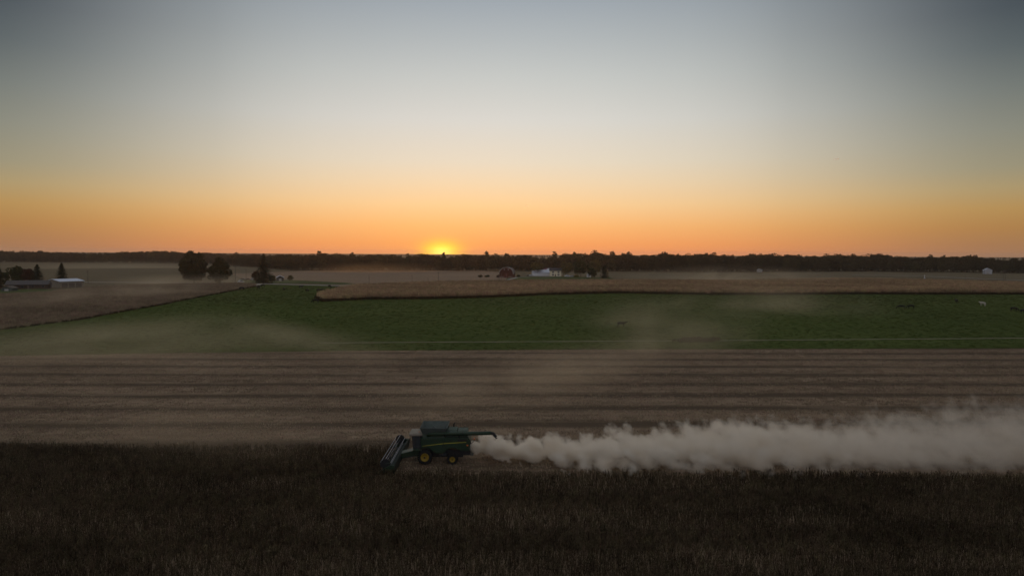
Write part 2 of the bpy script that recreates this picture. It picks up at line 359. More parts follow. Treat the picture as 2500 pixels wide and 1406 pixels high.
# crop clump meshes
def crop_clump(name, m, w, h, nstem, blade, seed, lean=.16, branches=3):
    r = random.Random(seed); V, Fc = [], []
    def strip(a, b, wd):
        d = b - a; s = Vector((r.uniform(-1, 1), r.uniform(-1, 1), 0)).normalized() * wd / 2
        i = len(V); V.extend([a - s, a + s, b + s * .4, b - s * .4]); Fc.append((i, i + 1, i + 2, i + 3))
    for _ in range(nstem):
        x, y = r.uniform(-w / 2, w / 2), r.uniform(-w / 2, w / 2); hh = h * r.uniform(.72, 1.12)
        a = Vector((x, y, 0)); b = Vector((x + r.gauss(0, lean) * hh, y + r.gauss(0, lean) * hh, hh)); strip(a, b, blade)
        for k in range(branches):
            f = r.uniform(.35, .95); p = a.lerp(b, f); an = r.uniform(0, 6.28); L = h * r.uniform(.12, .28)
            strip(p, p + Vector((math.cos(an) * L * .8, math.sin(an) * L * .8, L * r.uniform(-.2, 1.0))), blade * r.uniform(.9, 1.7))
    return mesh(name, V, Fc, m)
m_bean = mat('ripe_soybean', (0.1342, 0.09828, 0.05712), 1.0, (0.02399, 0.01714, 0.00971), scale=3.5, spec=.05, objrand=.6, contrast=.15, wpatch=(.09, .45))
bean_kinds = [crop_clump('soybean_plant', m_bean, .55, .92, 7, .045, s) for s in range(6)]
# combine geometry anchors: near front wheel touches the ground at (1037, 1133)
wc = at(1037, 1134)
CX, CY = wc.x, wc.y + 1.85                     # front axle centre
HW = 6.0                                       # half width of the header
EN, EF = CY - HW, CY + HW                      # near and far edge of the strip being cut
HX = CX - 5.0                                  # knife position
def near_edge(x): return EN - 0.010 * (x - CX)
pts = []
for yy in np.arange(44, EF + .1, .38):
    hwid = yy * .80 + 14
    xs = np.arange(-hwid, hwid, .52); xs = xs + rng.normal(0, .14, len(xs)); ys = yy + rng.normal(0, .09, len(xs))
    keep = (ys < EN - .15) | ((xs < HX) & (ys < EF - 1.5 + .3 * np.sin(xs / 7) + rng.normal(0, .45, len(xs))))
    pts.append(np.c_[xs[keep], ys[keep], np.zeros(keep.sum())])
pts = np.concatenate(pts); n = len(pts)
s = rng.uniform(.82, 1.15, n) * (1 - .16 * (np.sin(pts[:, 0] / 5.3 + 2 * np.sin(pts[:, 1] / 9)) * np.sin(pts[:, 1] / 3.7 + pts[:, 0] / 21) > .72)) * (1 + .10 * np.sin(pts[:, 0] / 9 + pts[:, 1] / 5) * np.sin(pts[:, 1] / 4))
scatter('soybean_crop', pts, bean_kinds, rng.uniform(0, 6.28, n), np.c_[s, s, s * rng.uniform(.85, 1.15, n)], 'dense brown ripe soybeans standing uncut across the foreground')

# corn
m_corn = mat('dry_corn', (.50, .345, .20), 1.0, (.24, .16, .09), scale=.8, spec=.05, objrand=.3, wpatch=(.03, .3))
corn_kinds = [crop_clump('corn_plant', m_corn, 2.6, 2.5, 34, .13, 40 + s, lean=.07, branches=4) for s in range(5)]
def fill(px, step, hgt=(.85, 1.12), jit=.35):
    P = np.array([(p.x, p.y) for p in PX(*px)])
    x0, y0 = P.min(0); x1, y1 = P.max(0)
    gx, gy = np.meshgrid(np.arange(x0, x1, step), np.arange(y0, y1, step)); g = np.c_[gx.ravel(), gy.ravel()]
    g = g + rng.normal(0, step * jit, g.shape); g = g[inside(g, P)]
    g = g[np.abs(g[:, 0]) < g[:, 1] * .80 + 20]
    z = np.array([T(a, b) + .08 for a, b in g]); n = len(g); s = rng.uniform(*hgt, n)
    return np.c_[g, z], rng.uniform(0, 6.28, n), np.c_[np.ones(n), np.ones(n), s]
p_, r_, s_ = fill(corn_px, 1.9)
scatter('corn_crop', p_, corn_kinds, r_, s_, 'dry brown standing corn beyond the green pasture')
m_soy2 = mat('ripe_crop', (0.3864, 0.2856, 0.1932), 1.0, (0.1932, 0.1428, 0.09408), scale=.8, spec=.05, objrand=.25, wpatch=(.03, .3))
soy_kinds = [crop_clump('ripe_plant', m_soy2, 1.9, 1.25, 26, .10, 80 + s, branches=3) for s in range(4)]
p_, r_, s_ = fill(soy_px, 1.45)
scatter('left_crop', p_, soy_kinds, r_, s_, 'brown ripe crop on the slope left of the pasture')
def edge_shade(name, px, wd, n, label, kinds, hs):
    cp = PX(*px); seg = [(a, b, (b - a).length) for a, b in zip(cp, cp[1:])]; tot = sum(q[2] for q in seg); P = []
    for a, b, L in seg:
        for k in range(int(n * L / tot)):
            p = a.lerp(b, rng.random()); P.append((p.x + rng.normal(0, .3), p.y - rng.uniform(-.4, wd)))
    z = [T(a, b) + .05 for a, b in P]; m = len(P); sc_ = rng.uniform(.7, 1.2, m)
    scatter(name, [(a, b, c) for (a, b), c in zip(P, z)], kinds, rng.uniform(0, 6.28, m), np.c_[sc_, sc_, sc_ * hs], label)
m_edge_shade = mat('dark_weed_and_shade', (.055, .042, .022), 1.0, (.03, .024, .013), scale=.6, spec=.05, objrand=.3)  # dark plants added to stand in for the shaded foot of the crops
edge_shade_kinds = [crop_clump('weed_and_shade', m_edge_shade, 1.5, .9, 26, .11, 160 + s) for s in range(3)]
edge_shade('corn_edge_shade', corn_px[:12], 2.6, 3000, 'dark clumps added as shade along the foot of the standing corn', edge_shade_kinds, 1.2)
edge_shade('left_edge_shade', soy_px[1:7], 1.8, 380, 'dark clumps added as shade along the foot of the left crop', edge_shade_kinds, .6)
# grass tufts on the pasture
m_tuft = mat('grass_tuft', (0.0665, 0.0945, 0.021), 1.0, (0.042, 0.0616, 0.0126), scale=.5, spec=.05, objrand=.2, wpatch=(.022, .55))
tuft_kinds = [crop_clump('grass_tuft', m_tuft, 1.3, .12, 22, .10, 120 + s, lean=.5, branches=1) for s in range(4)]
past_poly = np.array([(p.x, p.y) for p in stub_edge + past_top])
g = np.c_[rng.uniform(-400, 400, 230000), 180 + 290 * rng.random(230000)]; g = g[inside(g, past_poly)]; g = g[np.abs(g[:, 0]) < g[:, 1] * .8 + 15]
keep = rng.random(len(g)) < .62 + .10 * np.sin(g[:, 0] / 31 + 2 * np.sin(g[:, 1] / 23)) * np.sin(g[:, 1] / 17); g = g[keep]
trk = PX((780, 838), (1000, 836), (1300, 834.5), (1700, 832), (2100, 829), (2500, 826), (2900, 823))
g = g[np.abs(g[:, 1] - np.interp(g[:, 0], [p.x for p in trk], [p.y for p in trk], left=-99)) > 1.3]
z = np.array([T(a, b) + .04 for a, b in g]); n = len(g); s = rng.uniform(.6, 1.15, n)
scatter('pasture_grass_tufts', np.c_[g, z], tuft_kinds, rng.uniform(0, 6.28, n), np.c_[s, s, s], 'tufts of green grass covering the pasture')
# cut straw on the stubble
m_straw = mat('cut_straw', (0.4082, 0.3024, 0.2079), 1.0, (0.1814, 0.1323, 0.08921), scale=1.2, spec=.05, objrand=.35, wpatch=(.05, .35))
stub_y = lambda x: np.interp(x, [p.x for p in stub_edge], [p.y for p in stub_edge])
def straw(seed):
    r = random.Random(seed); V, Fc = [], []
    for _ in range(16):
        x, y = r.uniform(-.7, .7), r.uniform(-.35, .35); L = r.uniform(.05, .2); d = Vector((r.gauss(0, .5), r.gauss(0, .5), r.uniform(.2, 1))).normalized() * L
        s_ = Vector((r.uniform(-1, 1), r.uniform(-1, 1), 0)).normalized() * .03; a = Vector((x, y, 0)); i = len(V)
        V.extend([a - s_, a + s_, a + s_ + d, a - s_ + d]); Fc.append((i, i + 1, i + 2, i + 3))
    return mesh('straw', V, Fc, m_straw)
g = np.c_[rng.uniform(-165, 165, 130000), 78 + 122 * rng.random(130000) ** 1.1]
keep = (g[:, 1] < stub_y(g[:, 0]) - .6) & (g[:, 1] > EN + .3) & ((g[:, 0] > HX + 1) | (g[:, 1] > EF + .4)) & (np.abs(g[:, 0]) < g[:, 1] * .8 + 8); g = g[keep]
fb = np.abs(((g[:, 1] - .026 * g[:, 0]) / 11.2 - .82 + .5) % 1.0 - .5); g = g[rng.random(len(g)) < np.where(fb < .15 + .05 * np.sin(g[:, 0] / 17 + np.floor(g[:, 1] / 11.2) * 2.1), .14 + .12 * np.sin(g[:, 0] / 23 + np.floor(g[:, 1] / 11.2) * 4.7), .76 + .16 * np.sin(g[:, 0] / 19 + g[:, 1] / 6))]
n = len(g); s = rng.uniform(.7, 1.5, n)
scatter('cut_straw', np.c_[g, np.zeros(n)], [straw(i) for i in range(4)], rng.normal(0, .2, n), np.c_[s, s, s], 'short cut stalks and straw left on the harvested ground')

# ------------------------------------------------------------------ trees
def leaf_cloud(centres, radii, n, size, r, flat=.75):
    """n leaf quads spread through a set of clumps; returns verts, faces"""
    k = len(centres); idx = r.integers(0, k, n); d = r.normal(0, 1, (n, 3)); d /= np.linalg.norm(d, axis=1)[:, None]
    rad = np.cbrt(r.uniform(.12, 1, n)); c = centres[idx] + d * (rad * radii[idx])[:, None] * np.array([1, 1, flat])
    a = r.normal(0, 1, (n, 3)); a /= np.linalg.norm(a, axis=1)[:, None]; b = np.cross(a, d + r.normal(0, .6, (n, 3))); b /= np.linalg.norm(b, axis=1)[:, None] + 1e-9
    s = (size * r.uniform(.6, 1.35, n))[:, None]; a *= s; b *= s * .75
    V = np.stack([c - a - b, c + a - b * .6, c + a * .8 + b, c - a * .7 + b * .8], 1).reshape(-1, 3)
    Fc = np.arange(4 * n).reshape(n, 4); return V, Fc
def np_mesh(name, V, Fc, m):
    me = bpy.data.meshes.new(name); nv, nf = len(V), len(Fc); me.vertices.add(nv); me.vertices.foreach_set('co', V.astype(np.float32).ravel())
    me.loops.add(4 * nf); me.loops.foreach_set('vertex_index', Fc.astype(np.int32).ravel()); me.polygons.add(nf); me.polygons.foreach_set('loop_start', np.arange(0, 4 * nf, 4, dtype=np.int32))
    me.polygons.foreach_set('loop_total', np.full(nf, 4, np.int32)) if hasattr(me.polygons[0], 'loop_total') and False else None
    me.materials.append(m); me.update(calc_edges=True); me.validate(); return me
def broadleaf_crown(h, w, n, size, seed, bottom=.12, lumps=26, top_heavy=0.0):
    big = n > 5000; lumps = 80 if big else lumps
    r = np.random.default_rng(seed); zc = h * (bottom + 1) / 2; hz = h * (1 - bottom) / 2
    cs, rs = [], []
    for i in range(lumps):
        u = r.normal(0, 1, 3); u /= np.linalg.norm(u); q = r.uniform(.45, .86)
        wz = 1 + top_heavy * u[2]
        cs.append((u[0] * q * w / 2 * wz, u[1] * q * w / 2 * wz, zc + u[2] * q * hz)); rs.append(w * (r.uniform(.09, .17) if big else r.uniform(.13, .24)))
    return leaf_cloud(np.array(cs), np.array(rs), n, size, r)
def spruce_crown(h, w, n, size, seed, irregular=.22):
    r = np.random.default_rng(seed); V, Fc = [], []
    nb = n // 9 + 40; k = 0; out = []
    for i in range(nb):
        f = r.uniform(0, 1) ** 1.15; z0 = h * (.06 + .94 * f); L = w / 2 * (1 - f) ** .72 * r.uniform(1 - irregular * 1.6, 1 + irregular) + .25
        an = r.uniform(0, 6.283); dr = np.array([math.cos(an), math.sin(an), -.28])
        for j in range(9):
            t = (j + .7) / 9; c = np.array([0, 0, z0]) + dr * L * t + r.normal(0, .12, 3); a = dr * size * 1.1; b = np.array([-dr[1], dr[0], r.normal(0, .4)]) * size * (1.25 - t) * .8
            out.append([c - a - b, c + a - b * .4, c + a + b * .4, c - a + b])
    V = np.array(out).reshape(-1, 3); return V, np.arange(len(V)).reshape(-1, 4)
def trunk_mb(h, r0, seed, limbs=6, w=6):
    r = random.Random(seed); mb = MB(); top = Vector((r.uniform(-.3, .3), r.uniform(-.3, .3), h * .75))
    mb.tube([(0, 0, -.3), (0.05, 0, h * .3), top], r0, 7, r0 * .25)
    for i in range(limbs):
        f = r.uniform(.22, .6); a = Vector((0, 0, h * f)); an = r.uniform(0, 6.28); e = a + Vector((math.cos(an) * w * .35, math.sin(an) * w * .35, h * r.uniform(.12, .25)))
        mb.tube([a, a.lerp(e, .5) + Vector((0, 0, -.2)), e], r0 * .42, 5, r0 * .1)
    return mb
m_bark = mat('bark', (.07, .055, .042), 1.0, (.035, .028, .02), scale=3, spec=.1)
m_leaf = mat('autumn_leaves', (.050, .044, .018), 1.0, (.022, .022, .010), scale=.25, spec=.05, objrand=.3)
m_leafg = mat('green_leaves', (.050, .056, .020), 1.0, (.022, .028, .010), scale=.25, spec=.05, objrand=.2)
m_leafo = mat('olive_leaves', (.13, .105, .034), 1.0, (.06, .05, .018), scale=.25, spec=.05)
m_leafr = mat('russet_leaves', (.085, .040, .020), 1.0, (.035, .020, .010), scale=.25, spec=.05, objrand=.2)
m_leafy = mat('yellow_leaves', (.15, .115, .03), 1.0, (.08, .06, .018), scale=.25, spec=.05, objrand=.2)
m_need = mat('spruce_needles', (.030, .038, .020), 1.0, (.014, .019, .010), scale=.4, spec=.05, objrand=.15)
m_forest = mat('forest_leaves', (.060, .045, .020), 1.0, (.026, .022, .010), scale=.07, spec=.05, objrand=.45)
# forest: prototypes 1 unit = 1 m, about 20 m tall
forest_kinds = []
for i in range(7):
    h = 20; w = 11 + (i * 37 % 5)
    V, Fc = broadleaf_crown(h, w, 1300, .55, 300 + i, bottom=.02 if i % 2 else .10, lumps=20 + i)
    tb = MB(); tb.tube([(0, 0, -.5), (0, 0, h * .6)], .28, 5, .12); tb.bm.verts.ensure_lookup_table(); tb.bm.faces.ensure_lookup_table()
    bmesh.ops.triangulate(tb.bm, faces=[f for f in tb.bm.faces if len(f.verts) > 4])
    me = np_mesh('forest_tree', V, Fc, m_forest)
    b2 = bmesh.new(); b2.from_mesh(me); me2 = bpy.data.meshes.new('t'); tb.bm.to_mesh(me2); b2.from_mesh(me2); b2.to_mesh(me); b2.free(); tb.bm.free()
    forest_kinds.append(me)
def forest(name, front, depth, sp, hgt, label, seed, row_gain=0.0):
    """front = [(px, base_py, top_py)], trees fill a band `depth` metres deep behind that line"""
    r = np.random.default_rng(seed); P, Sx = [], []
    fr = [(at(a, b), t, a) for a, b, t in front]
    for (p, tp, a0), (q, tq, b0) in zip(fr, fr[1:]):
        L = (q - p).length; k = max(1, int(L / sp))
        for row in range(max(1, int(depth / sp))):
            for j in range(k):
                f = (j + r.uniform(0, 1)) / k; x = p.x + (q.x - p.x) * f; y = p.y + (q.y - p.y) * f + row * sp + r.normal(0, sp * .35)
                top = tp + (tq - tp) * f                     # wanted top of this stretch in the photo
                dep = p.y + (q.y - p.y) * f
                pxx = a0 + (b0 - a0) * f; zt = CAMH - (top - HZ(pxx)) / F * dep; z = T(x, y); hh = max(7, zt - z) * (r.uniform(.70, 1.0) if row else r.uniform(.55, .92)) + row * row_gain
                if r.random() < .06: hh *= 1.08
                hh *= .93 + .055 * math.sin(x / 4.1 + seed) * math.sin(x / 9.7) + .06 * math.sin(x / 13 + 1.7 * math.sin(x / 37)) + .045 * math.sin(x / 47 + seed)
                P.append((x, y, z)); s = hh / 20.0; Sx.append((s * r.uniform(.75, 1.3),) * 2 + (s,))
    n = len(P)
    return scatter(name, P, forest_kinds, r.uniform(0, 6.28, n), Sx, label)
forest('far_forest', [(-500, 640, 612), (-100, 640, 612), (60, 640, 611), (170, 642, 615), (260, 642, 611), (420, 643, 611), (520, 645, 616), (600, 648, 618.5), (700, 650, 620), (900, 650, 621)], 60, 7, 1, 'hazy far woods along the horizon on the left', 21)
forest('middle_forest', [(560, 650, 619), (640, 653, 622), (690, 658, 620), (725, 660, 614), (800, 660, 611), (860, 660, 615), (900, 660, 615.5), (960, 660, 621), (1020, 660, 618), (1060, 660, 617), (1100, 661, 623), (1140, 661, 620), (1180, 661, 619), (1240, 661, 620), (1300, 661, 620)], 54, 6.5, 1, 'dark woods below the setting sun', 22)
SPF = 8.5
forest('right_forest', [(1240, 661, 620), (1330, 662, 619), (1400, 662, 614), (1500, 662, 615), (1600, 663, 616), (1750, 664, 615), (1850, 664, 615), (2000, 663, 619), (2120, 662, 620), (2230, 664, 620), (2300, 664, 620), (2360, 665, 619), (2420, 666, 623), (2500, 667, 626), (2700, 669, 628), (3000, 672, 630)], 60, 6.5, 1, 'dark autumn woods behind the farm, reaching the right edge', 23)
forest('horizon_woods', [(-900, 617, 610), (0, 621, 613), (700, 625, 619), (1250, 628, 622), (1900, 631, 624), (2500, 634, 627.5), (3300, 638, 631)], 60, 16, 1, 'low dark woods on the horizon', 24)

def tree(name, px, base, top, wpx, kind, label, group=None, seed=1, cat='tree', trunk_h=.12, n=3200, mm=None, top_heavy=0.0, leaf=.34):
    p = at(px, base); s = scale_at(p); h = (base - top) / s / math.cos(R(2)); w = wpx / s
    e = empty(name, (p.x, p.y, p.z), 0, label, cat, group)
    if kind == 'spruce':
        V, Fc = spruce_crown(h, w, n, leaf, seed); m = mm or m_need
        place('crown', np_mesh('crown', V, Fc, m), e)
        MB().tube([(0, 0, -.3), (0, 0, h * .97)], max(.12, h * .016), 7, .03).build('trunk', m_bark, e)
    else:
        V, Fc = broadleaf_crown(h, w, n, leaf, seed, bottom=trunk_h, lumps=34, top_heavy=top_heavy); m = mm or m_leafg
        place('crown', np_mesh('crown', V, Fc, m), e)
        trunk_mb(h, max(.12, h * .022), seed, 6, w).build('trunk', m_bark, e)
    return e
tree('broadleaf_tree', 474, 691, 611, 72, 'b', 'very large dark round tree beside the gravel road, left of a narrower one', seed=11, n=10000, trunk_h=.0, mm=m_leaf, leaf=.55)
tree('broadleaf_tree', 536, 691, 625, 52, 'b', 'tall dark tree tapering upward, right neighbour of the very large round tree', seed=12, n=7000, trunk_h=.0, top_heavy=-.45, mm=m_leafg, leaf=.45)
tree('spruce_tree', 644, 692, 620, 60, 'spruce', 'tall dark spruce beside the gravel road, between parked cars and a small dark shed', seed=13, n=5200, leaf=.42)
tree('bush', 625, 690, 662, 22, 'b', 'dark red bushy tree against the left flank of the tall spruce', cat='bush', seed=14, mm=m_leafr, trunk_h=.1, n=1500)
tree('bush', 664, 690, 672, 18, 'b', 'low green shrub at the right foot of the tall spruce', cat='bush', seed=15, n=800)
tree('small_tree', 709, 686, 672, 15, 'b', 'small yellow tree right of the dark gabled shed', seed=16, mm=m_leafy, n=900, leaf=.25)
tree('spruce_tree', 151, 690, 643, 36, 'spruce', 'dark spruce rising behind the pale roofed shed at the left', seed=17, n=3600)
tree('broadleaf_tree', 46, 696, 649, 48, 'b', 'dark spreading tree behind the low brown house', seed=18, n=3600)
tree('broadleaf_tree', 71, 696, 650, 34, 'b', 'middle tree of the dark clump behind the low brown house', seed=19, mm=m_leafr, n=2600)
tree('spruce_tree', 92, 697, 646, 42, 'spruce', 'pointed evergreen at the right end of the clump behind the low brown house', seed=20, n=3000)
tree('spruce_tree', -2, 706, 652, 34, 'spruce', 'dark evergreen cut by the left edge of the photo', seed=25, n=3000)
tree('broadleaf_tree', 14, 702, 660, 20, 'b', 'thin dark tree between the edge evergreen and the brown house', seed=26, n=1300)
# farmstead trees
tree('broadleaf_tree', 1313, 674, 643, 36, 'b', 'round topped tree on a bare trunk in front of the white building', seed=31, trunk_h=.48, n=2400, top_heavy=.3, mm=m_leafo)
tree('broadleaf_tree', 1384, 675, 637, 38, 'b', 'olive tree standing right beside the cream house', seed=32, n=2600, mm=m_leafo)
tree('broadleaf_tree', 1418, 676, 636, 42, 'b', 'large dark tree in the middle of the clump right of the cream house', seed=33, n=3000)
tree('broadleaf_tree', 1452, 677, 632, 34, 'b', 'tall yellowish tree at the back of the farmyard clump', seed=34, n=2600, mm=m_leafo)
tree('spruce_tree', 1476, 679, 645, 30, 'spruce', 'dark evergreen at the right end of the farmyard clump, beside a pole', seed=35, n=3000)
tree('broadleaf_tree', 1445, 678, 652, 26, 'b', 'small dark tree in front of the farmyard clump', seed=36, n=1600)
# trees that stand out above the woods
for i, (x, b, t, w, lab) in enumerate([(1188, 660, 612, 12, 'lone thin crown rising from the woods just right of the sunset'), (1083, 660, 615, 11, 'small crown silhouetted against the sun glow'), (995, 660, 615.5, 9, 'narrow crown poking up left of the sun glow'),
        (1031, 660, 617, 8, 'thin crown at the left rim of the sun glow'), (1237, 661, 616, 13, 'round crown above the woods behind the red barn'), (780, 659, 609, 16, 'crown standing highest in the hazy woods left of the sunset'),
        (860, 659, 612, 14, 'second highest crown in the woods left of the sunset'), (1354, 661, 612, 12, 'crown above the woods over the white building'), (1403, 661, 612, 11, 'tall crown over the farmyard trees'), (1494, 661, 611, 16, 'broad crown above the woods right of the farmyard'),
        (1534, 662, 611, 11, 'small crown standing proud of the level woods'), (1745, 663, 612, 14, 'wide ragged crown above the woods by the drifting dust'), (2271, 663, 620, 16, 'domed crown on the woods behind the row of poles'), (2302, 663, 621, 14, 'second crown right of the domed one behind the poles')]):
    tree('woodland_tree', x, b, t, w, 'b', lab, 'tall trees standing out of the woods', seed=60 + i, n=900, trunk_h=.45, leaf=.42, mm=m_leaf if i % 2 else m_leafg)
# low shrubs
for i, (x, b, t, w, lab) in enumerate([(1173, 677, 671, 14, 'low dark shrub in the pale field left of the red barn'), (1189, 677, 672, 14, 'low dark shrub nearest to the red barn on its left'), (1225, 676, 671, 10, 'dark shrub against the left side of the red barn'),
        (1265, 676, 671, 12, 'dark shrub against the right side of the red barn'), (1406, 677, 671.5, 14, 'yellow green hedge shrub under the farmyard trees'), (1722, 664, 659, 14, 'small shrub in front of the far woods, by a leaning pole')]):
    tree('shrub', x, b, t, w, 'b', lab, cat='shrub', seed=90 + i, n=450, trunk_h=.0, leaf=.25, mm=m_leafy if 'yellow' in lab else m_leafg)
p_, r_, s_ = fill([(1640, 833), (1690, 828), (1760, 831), (1740, 836), (1660, 837)], .9, (1.0, 2.2))
scatter('weed_patch', p_, [crop_clump('weed_and_shade', mat('dark_weed_and_shade', (.10, .085, .04), 1.0), 1.0, .6, 20, .08, 150)], r_, s_, 'patch of tall dark weeds beside the farm track')

# ------------------------------------------------------------------ farm buildings
m_red = mat('red_paint', (0.09775, 0.02975, 0.02295), .9, (0.06375, 0.0187, 0.0153), scale=.6, spec=.1)
m_white = mat('white_paint', (.80, .81, .84), .7, (.70, .71, .75), scale=.5)
m_cream = mat('cream_siding', (.78, .69, .50), .8, (.68, .60, .43), scale=.6)
m_roofd = mat('dark_shingle', (.045, .045, .055), .9, (.03, .03, .036), scale=1)
m_metal = mat('pale_metal_roof', (.60, .62, .70), .5, (.52, .54, .62), scale=.3, spec=.5)
m_tan = mat('tan_metal_wall', (.26, .22, .17), .8, (.19, .16, .12), scale=.5, stretch=(2, 2, .2))
m_brown = mat('brown_siding', (.07, .045, .035), .9, (.045, .03, .022), scale=.5)
m_glass = mat('dark_window', (.03, .035, .045), .15, (.02, .022, .03), spec=.5)
m_trim = mat('pale_trim', (.45, .42, .40), .8)
m_wood = mat('weathered_wood', (.16, .13, .11), 1.0, (.09, .075, .06), scale=2)
m_conc = mat('concrete', (.30, .29, .27), 1.0)
def building(name, px, base, rz=0.0, **k):
    p = at(px, base); return empty(name, (p.x, p.y, p.z), rz, **k), scale_at(p)
# red barn with arched roof; gable faces the camera
e, s = building('red_barn', 1236, 678, R(-7), label='red barn with a rounded arched roof standing in the pale stubble', cat='barn')
bw, bh = 33 / s / 2, 24.5 / s; Lb = 16
arc = [(bw * math.cos(a), bh * .36 + bh * .64 * math.sin(a) ** .92) for a in [math.pi * k / 18 for k in range(19)]]
prof = [(bw, 0)] + arc + [(-bw, 0)]
MB().prism(prof, 0, Lb).build('wall', m_red, e)
ro = [(a * 1.05, z + .15) for a, z in arc]
mb = MB(); mb.prism([(a * 1.06, z + (.28 if 0 < i < 18 else .1)) for i, (a, z) in enumerate(arc)] + [(a * 1.0, z + .02) for a, z in arc[::-1]], -.6, Lb + .3); mb.build('roof', mat('weathered_roof', (.13, .115, .11), .9, (.09, .08, .075)), e)
mb = MB(); mb.prism([(a * 1.075, z + (.36 if 0 < i < 18 else .12)) for i, (a, z) in enumerate(arc)] + [(a * 1.02, z + .06) for a, z in arc[::-1]], -.72, -.605); mb.build('roof_edge', m_trim, e)
MB().box(-bw * .98, bw * .98, -.12, .02, 0, 1.3).build('lower_wall', mat('stained_block', (.22, .15, .13), 1), e)
for sx in (-1, 1):
    f = MB().box(sx * bw * .30 - .4, sx * bw * .30 + .4, -.14, -.01, bh * .78, bh * .78 + .7).build('window', m_white, e); MB().box(sx * bw * .30 - .25, sx * bw * .30 + .25, -.18, -.141, bh * .78 + .12, bh * .78 + .58).build('pane', m_glass, f)
dd = MB().box(-1.9, 1.9, -.16, -.125, .05, 3.9).build('door', mat('faded_red_door', (.12, .03, .024), .9), e); MB().box(-.05, .05, -.21, -.161, .05, 3.9).build('door_edge', m_trim, dd)
MB().prism([(-bw - 3.2, 0), (-bw - 3.2, 1.9), (-bw + .1, 3.0), (-bw + .1, 0)], 2, 11).build('lean_to', m_brown, e)
# white building with red-edged gambrel behind
e, s = building('white_barn', 1341, 672, R(10), label='white barn top with a maroon roof rising behind the long white building', cat='barn')
w2 = 9.5 / s; h2 = 16.5 / s
gp = [(-w2, 0), (-w2, h2 * .6), (-w2 * .6, h2 * .88), (0, h2), (w2 * .6, h2 * .88), (w2, h2 * .6), (w2, 0)]
MB().prism(gp, 0, 14).build('wall', m_white, e)
MB().prism([(-w2 * 1.08, h2 * .6)] + [(a * 1.06, z + .22) for a, z in gp[2:5]] + [(w2 * 1.08, h2 * .6)] + [(a, z + .03) for a, z in gp[1:6][::-1]], .3, 14.4).build('roof', mat('maroon_roof', (.16, .04, .07), .8), e)
for a, b in ((gp[1], gp[2]), (gp[2], gp[3]), (gp[3], gp[4]), (gp[4], gp[5])): MB().tube([(a[0], .1, a[1] + .15), (b[0], .1, b[1] + .15)], .22, 4).build('roof_trim', m_white, e)
e, s = building('white_shed', 1324, 674, R(6), label='long low white building with a pale metal roof, left of the cream house', cat='shed')
l2 = 46 / s / 2; hh = 12.5 / s
MB().box(-l2, l2, 0, 9, 0, hh * .62).build('wall', m_white, e)
MB().prism([(-.5, hh * .62), (4.5, hh * 1.22), (9.5, hh * .62), (9.5, hh * .56), (-.5, hh * .56)], -l2 * .62, l2 + .4, axis='x').build('roof', m_metal, e)
MB().prism([(-.4, hh * .62), (4.5, hh * 1.0), (9.4, hh * .62)], -l2 - .3, -l2 * .622, axis='x').build('porch_roof', m_metal, e)
for k in range(3):
    f = MB().box(-l2 + 3 + k * 4.4, -l2 + 6.2 + k * 4.4, -.12, -.003, .1, 2.3).build('garage_door', m_white, e)
# cream two storey house
e, s = building('cream_house', 1356, 675, R(-4), label='cream two storey house with a dark roof and four windows', cat='house')
hw, hh = 14.2 / s, 14.2 / s
MB().box(-hw, hw, 0, 9, 0, hh).build('wall', m_cream, e)
MB().prism([(-.5, hh), (4.5, hh + 2.6), (9.5, hh), (9.5, hh - .15), (-.5, hh - .15)], -hw - .5, hw + .5, axis='x').build('roof', m_roofd, e)
mb = MB(); mb.box(1.2, 2.0, 4.2, 5, hh + 1.5, hh + 3.3).build('chimney', m_red, e)
for zz in (.30, .74):
    for sx in (-.42, .52):
        f = MB().box(sx * hw - .95, sx * hw + .95, -.1, -.003, hh * zz - .75, hh * zz + .75).build('window', m_trim, e)
        MB().box(sx * hw - .78, sx * hw - .04, -.13, -.101, hh * zz - .6, hh * zz + .6).build('pane', m_glass, f); MB().box(sx * hw + .04, sx * hw + .78, -.13, -.101, hh * zz - .6, hh * zz + .6).build('pane', m_glass, f)
MB().box(-.5, .4, -.1, -.003, .2, 2.2).build('door', m_red, e)
MB().box(-hw - .02, hw + .02, -.9, -.11, 0, .25).build('porch', m_conc, e)
# small white sheds
def small_shed(px, base, top, wpx, label, rz, wallm, roofm, dep=6, name='small_shed'):
    e, s = building(name, px, base, rz, label=label, cat='shed'); w = wpx / s / 2; h = (base - top) / s
    MB().prism([(-w, 0), (-w, h * .62), (0, h * .97), (w, h * .62), (w, 0)], 0, dep).build('wall', wallm, e)
    MB().prism([(-w - .3, h * .58), (0, h), (w + .3, h * .58), (w + .3, h * .66), (0, h + .14), (-w - .3, h * .66)], -.3, dep + .3).build('roof', roofm, e)
    MB().box(-w * .35, w * .35, -.06, -.002, 0, h * .45).build('door', m_trim, e); return e
small_shed(2412, 669, 655, 17, 'small white gabled shed before the woods, near the right edge', R(-22), mat('dull_white_wall', (.48, .48, .50), .8), m_metal)
small_shed(1855, 664.5, 656.5, 12, 'tiny pale shed almost lost in dust before the woods', R(-10), m_trim, m_metal)
small_shed(684, 686, 673, 17, 'small dark gabled shed right of the tall spruce', R(20), m_roofd, m_metal)
small_shed(1438, 677, 668, 9, 'little white hut between the farmyard trees', R(0), m_white, m_metal, 3)
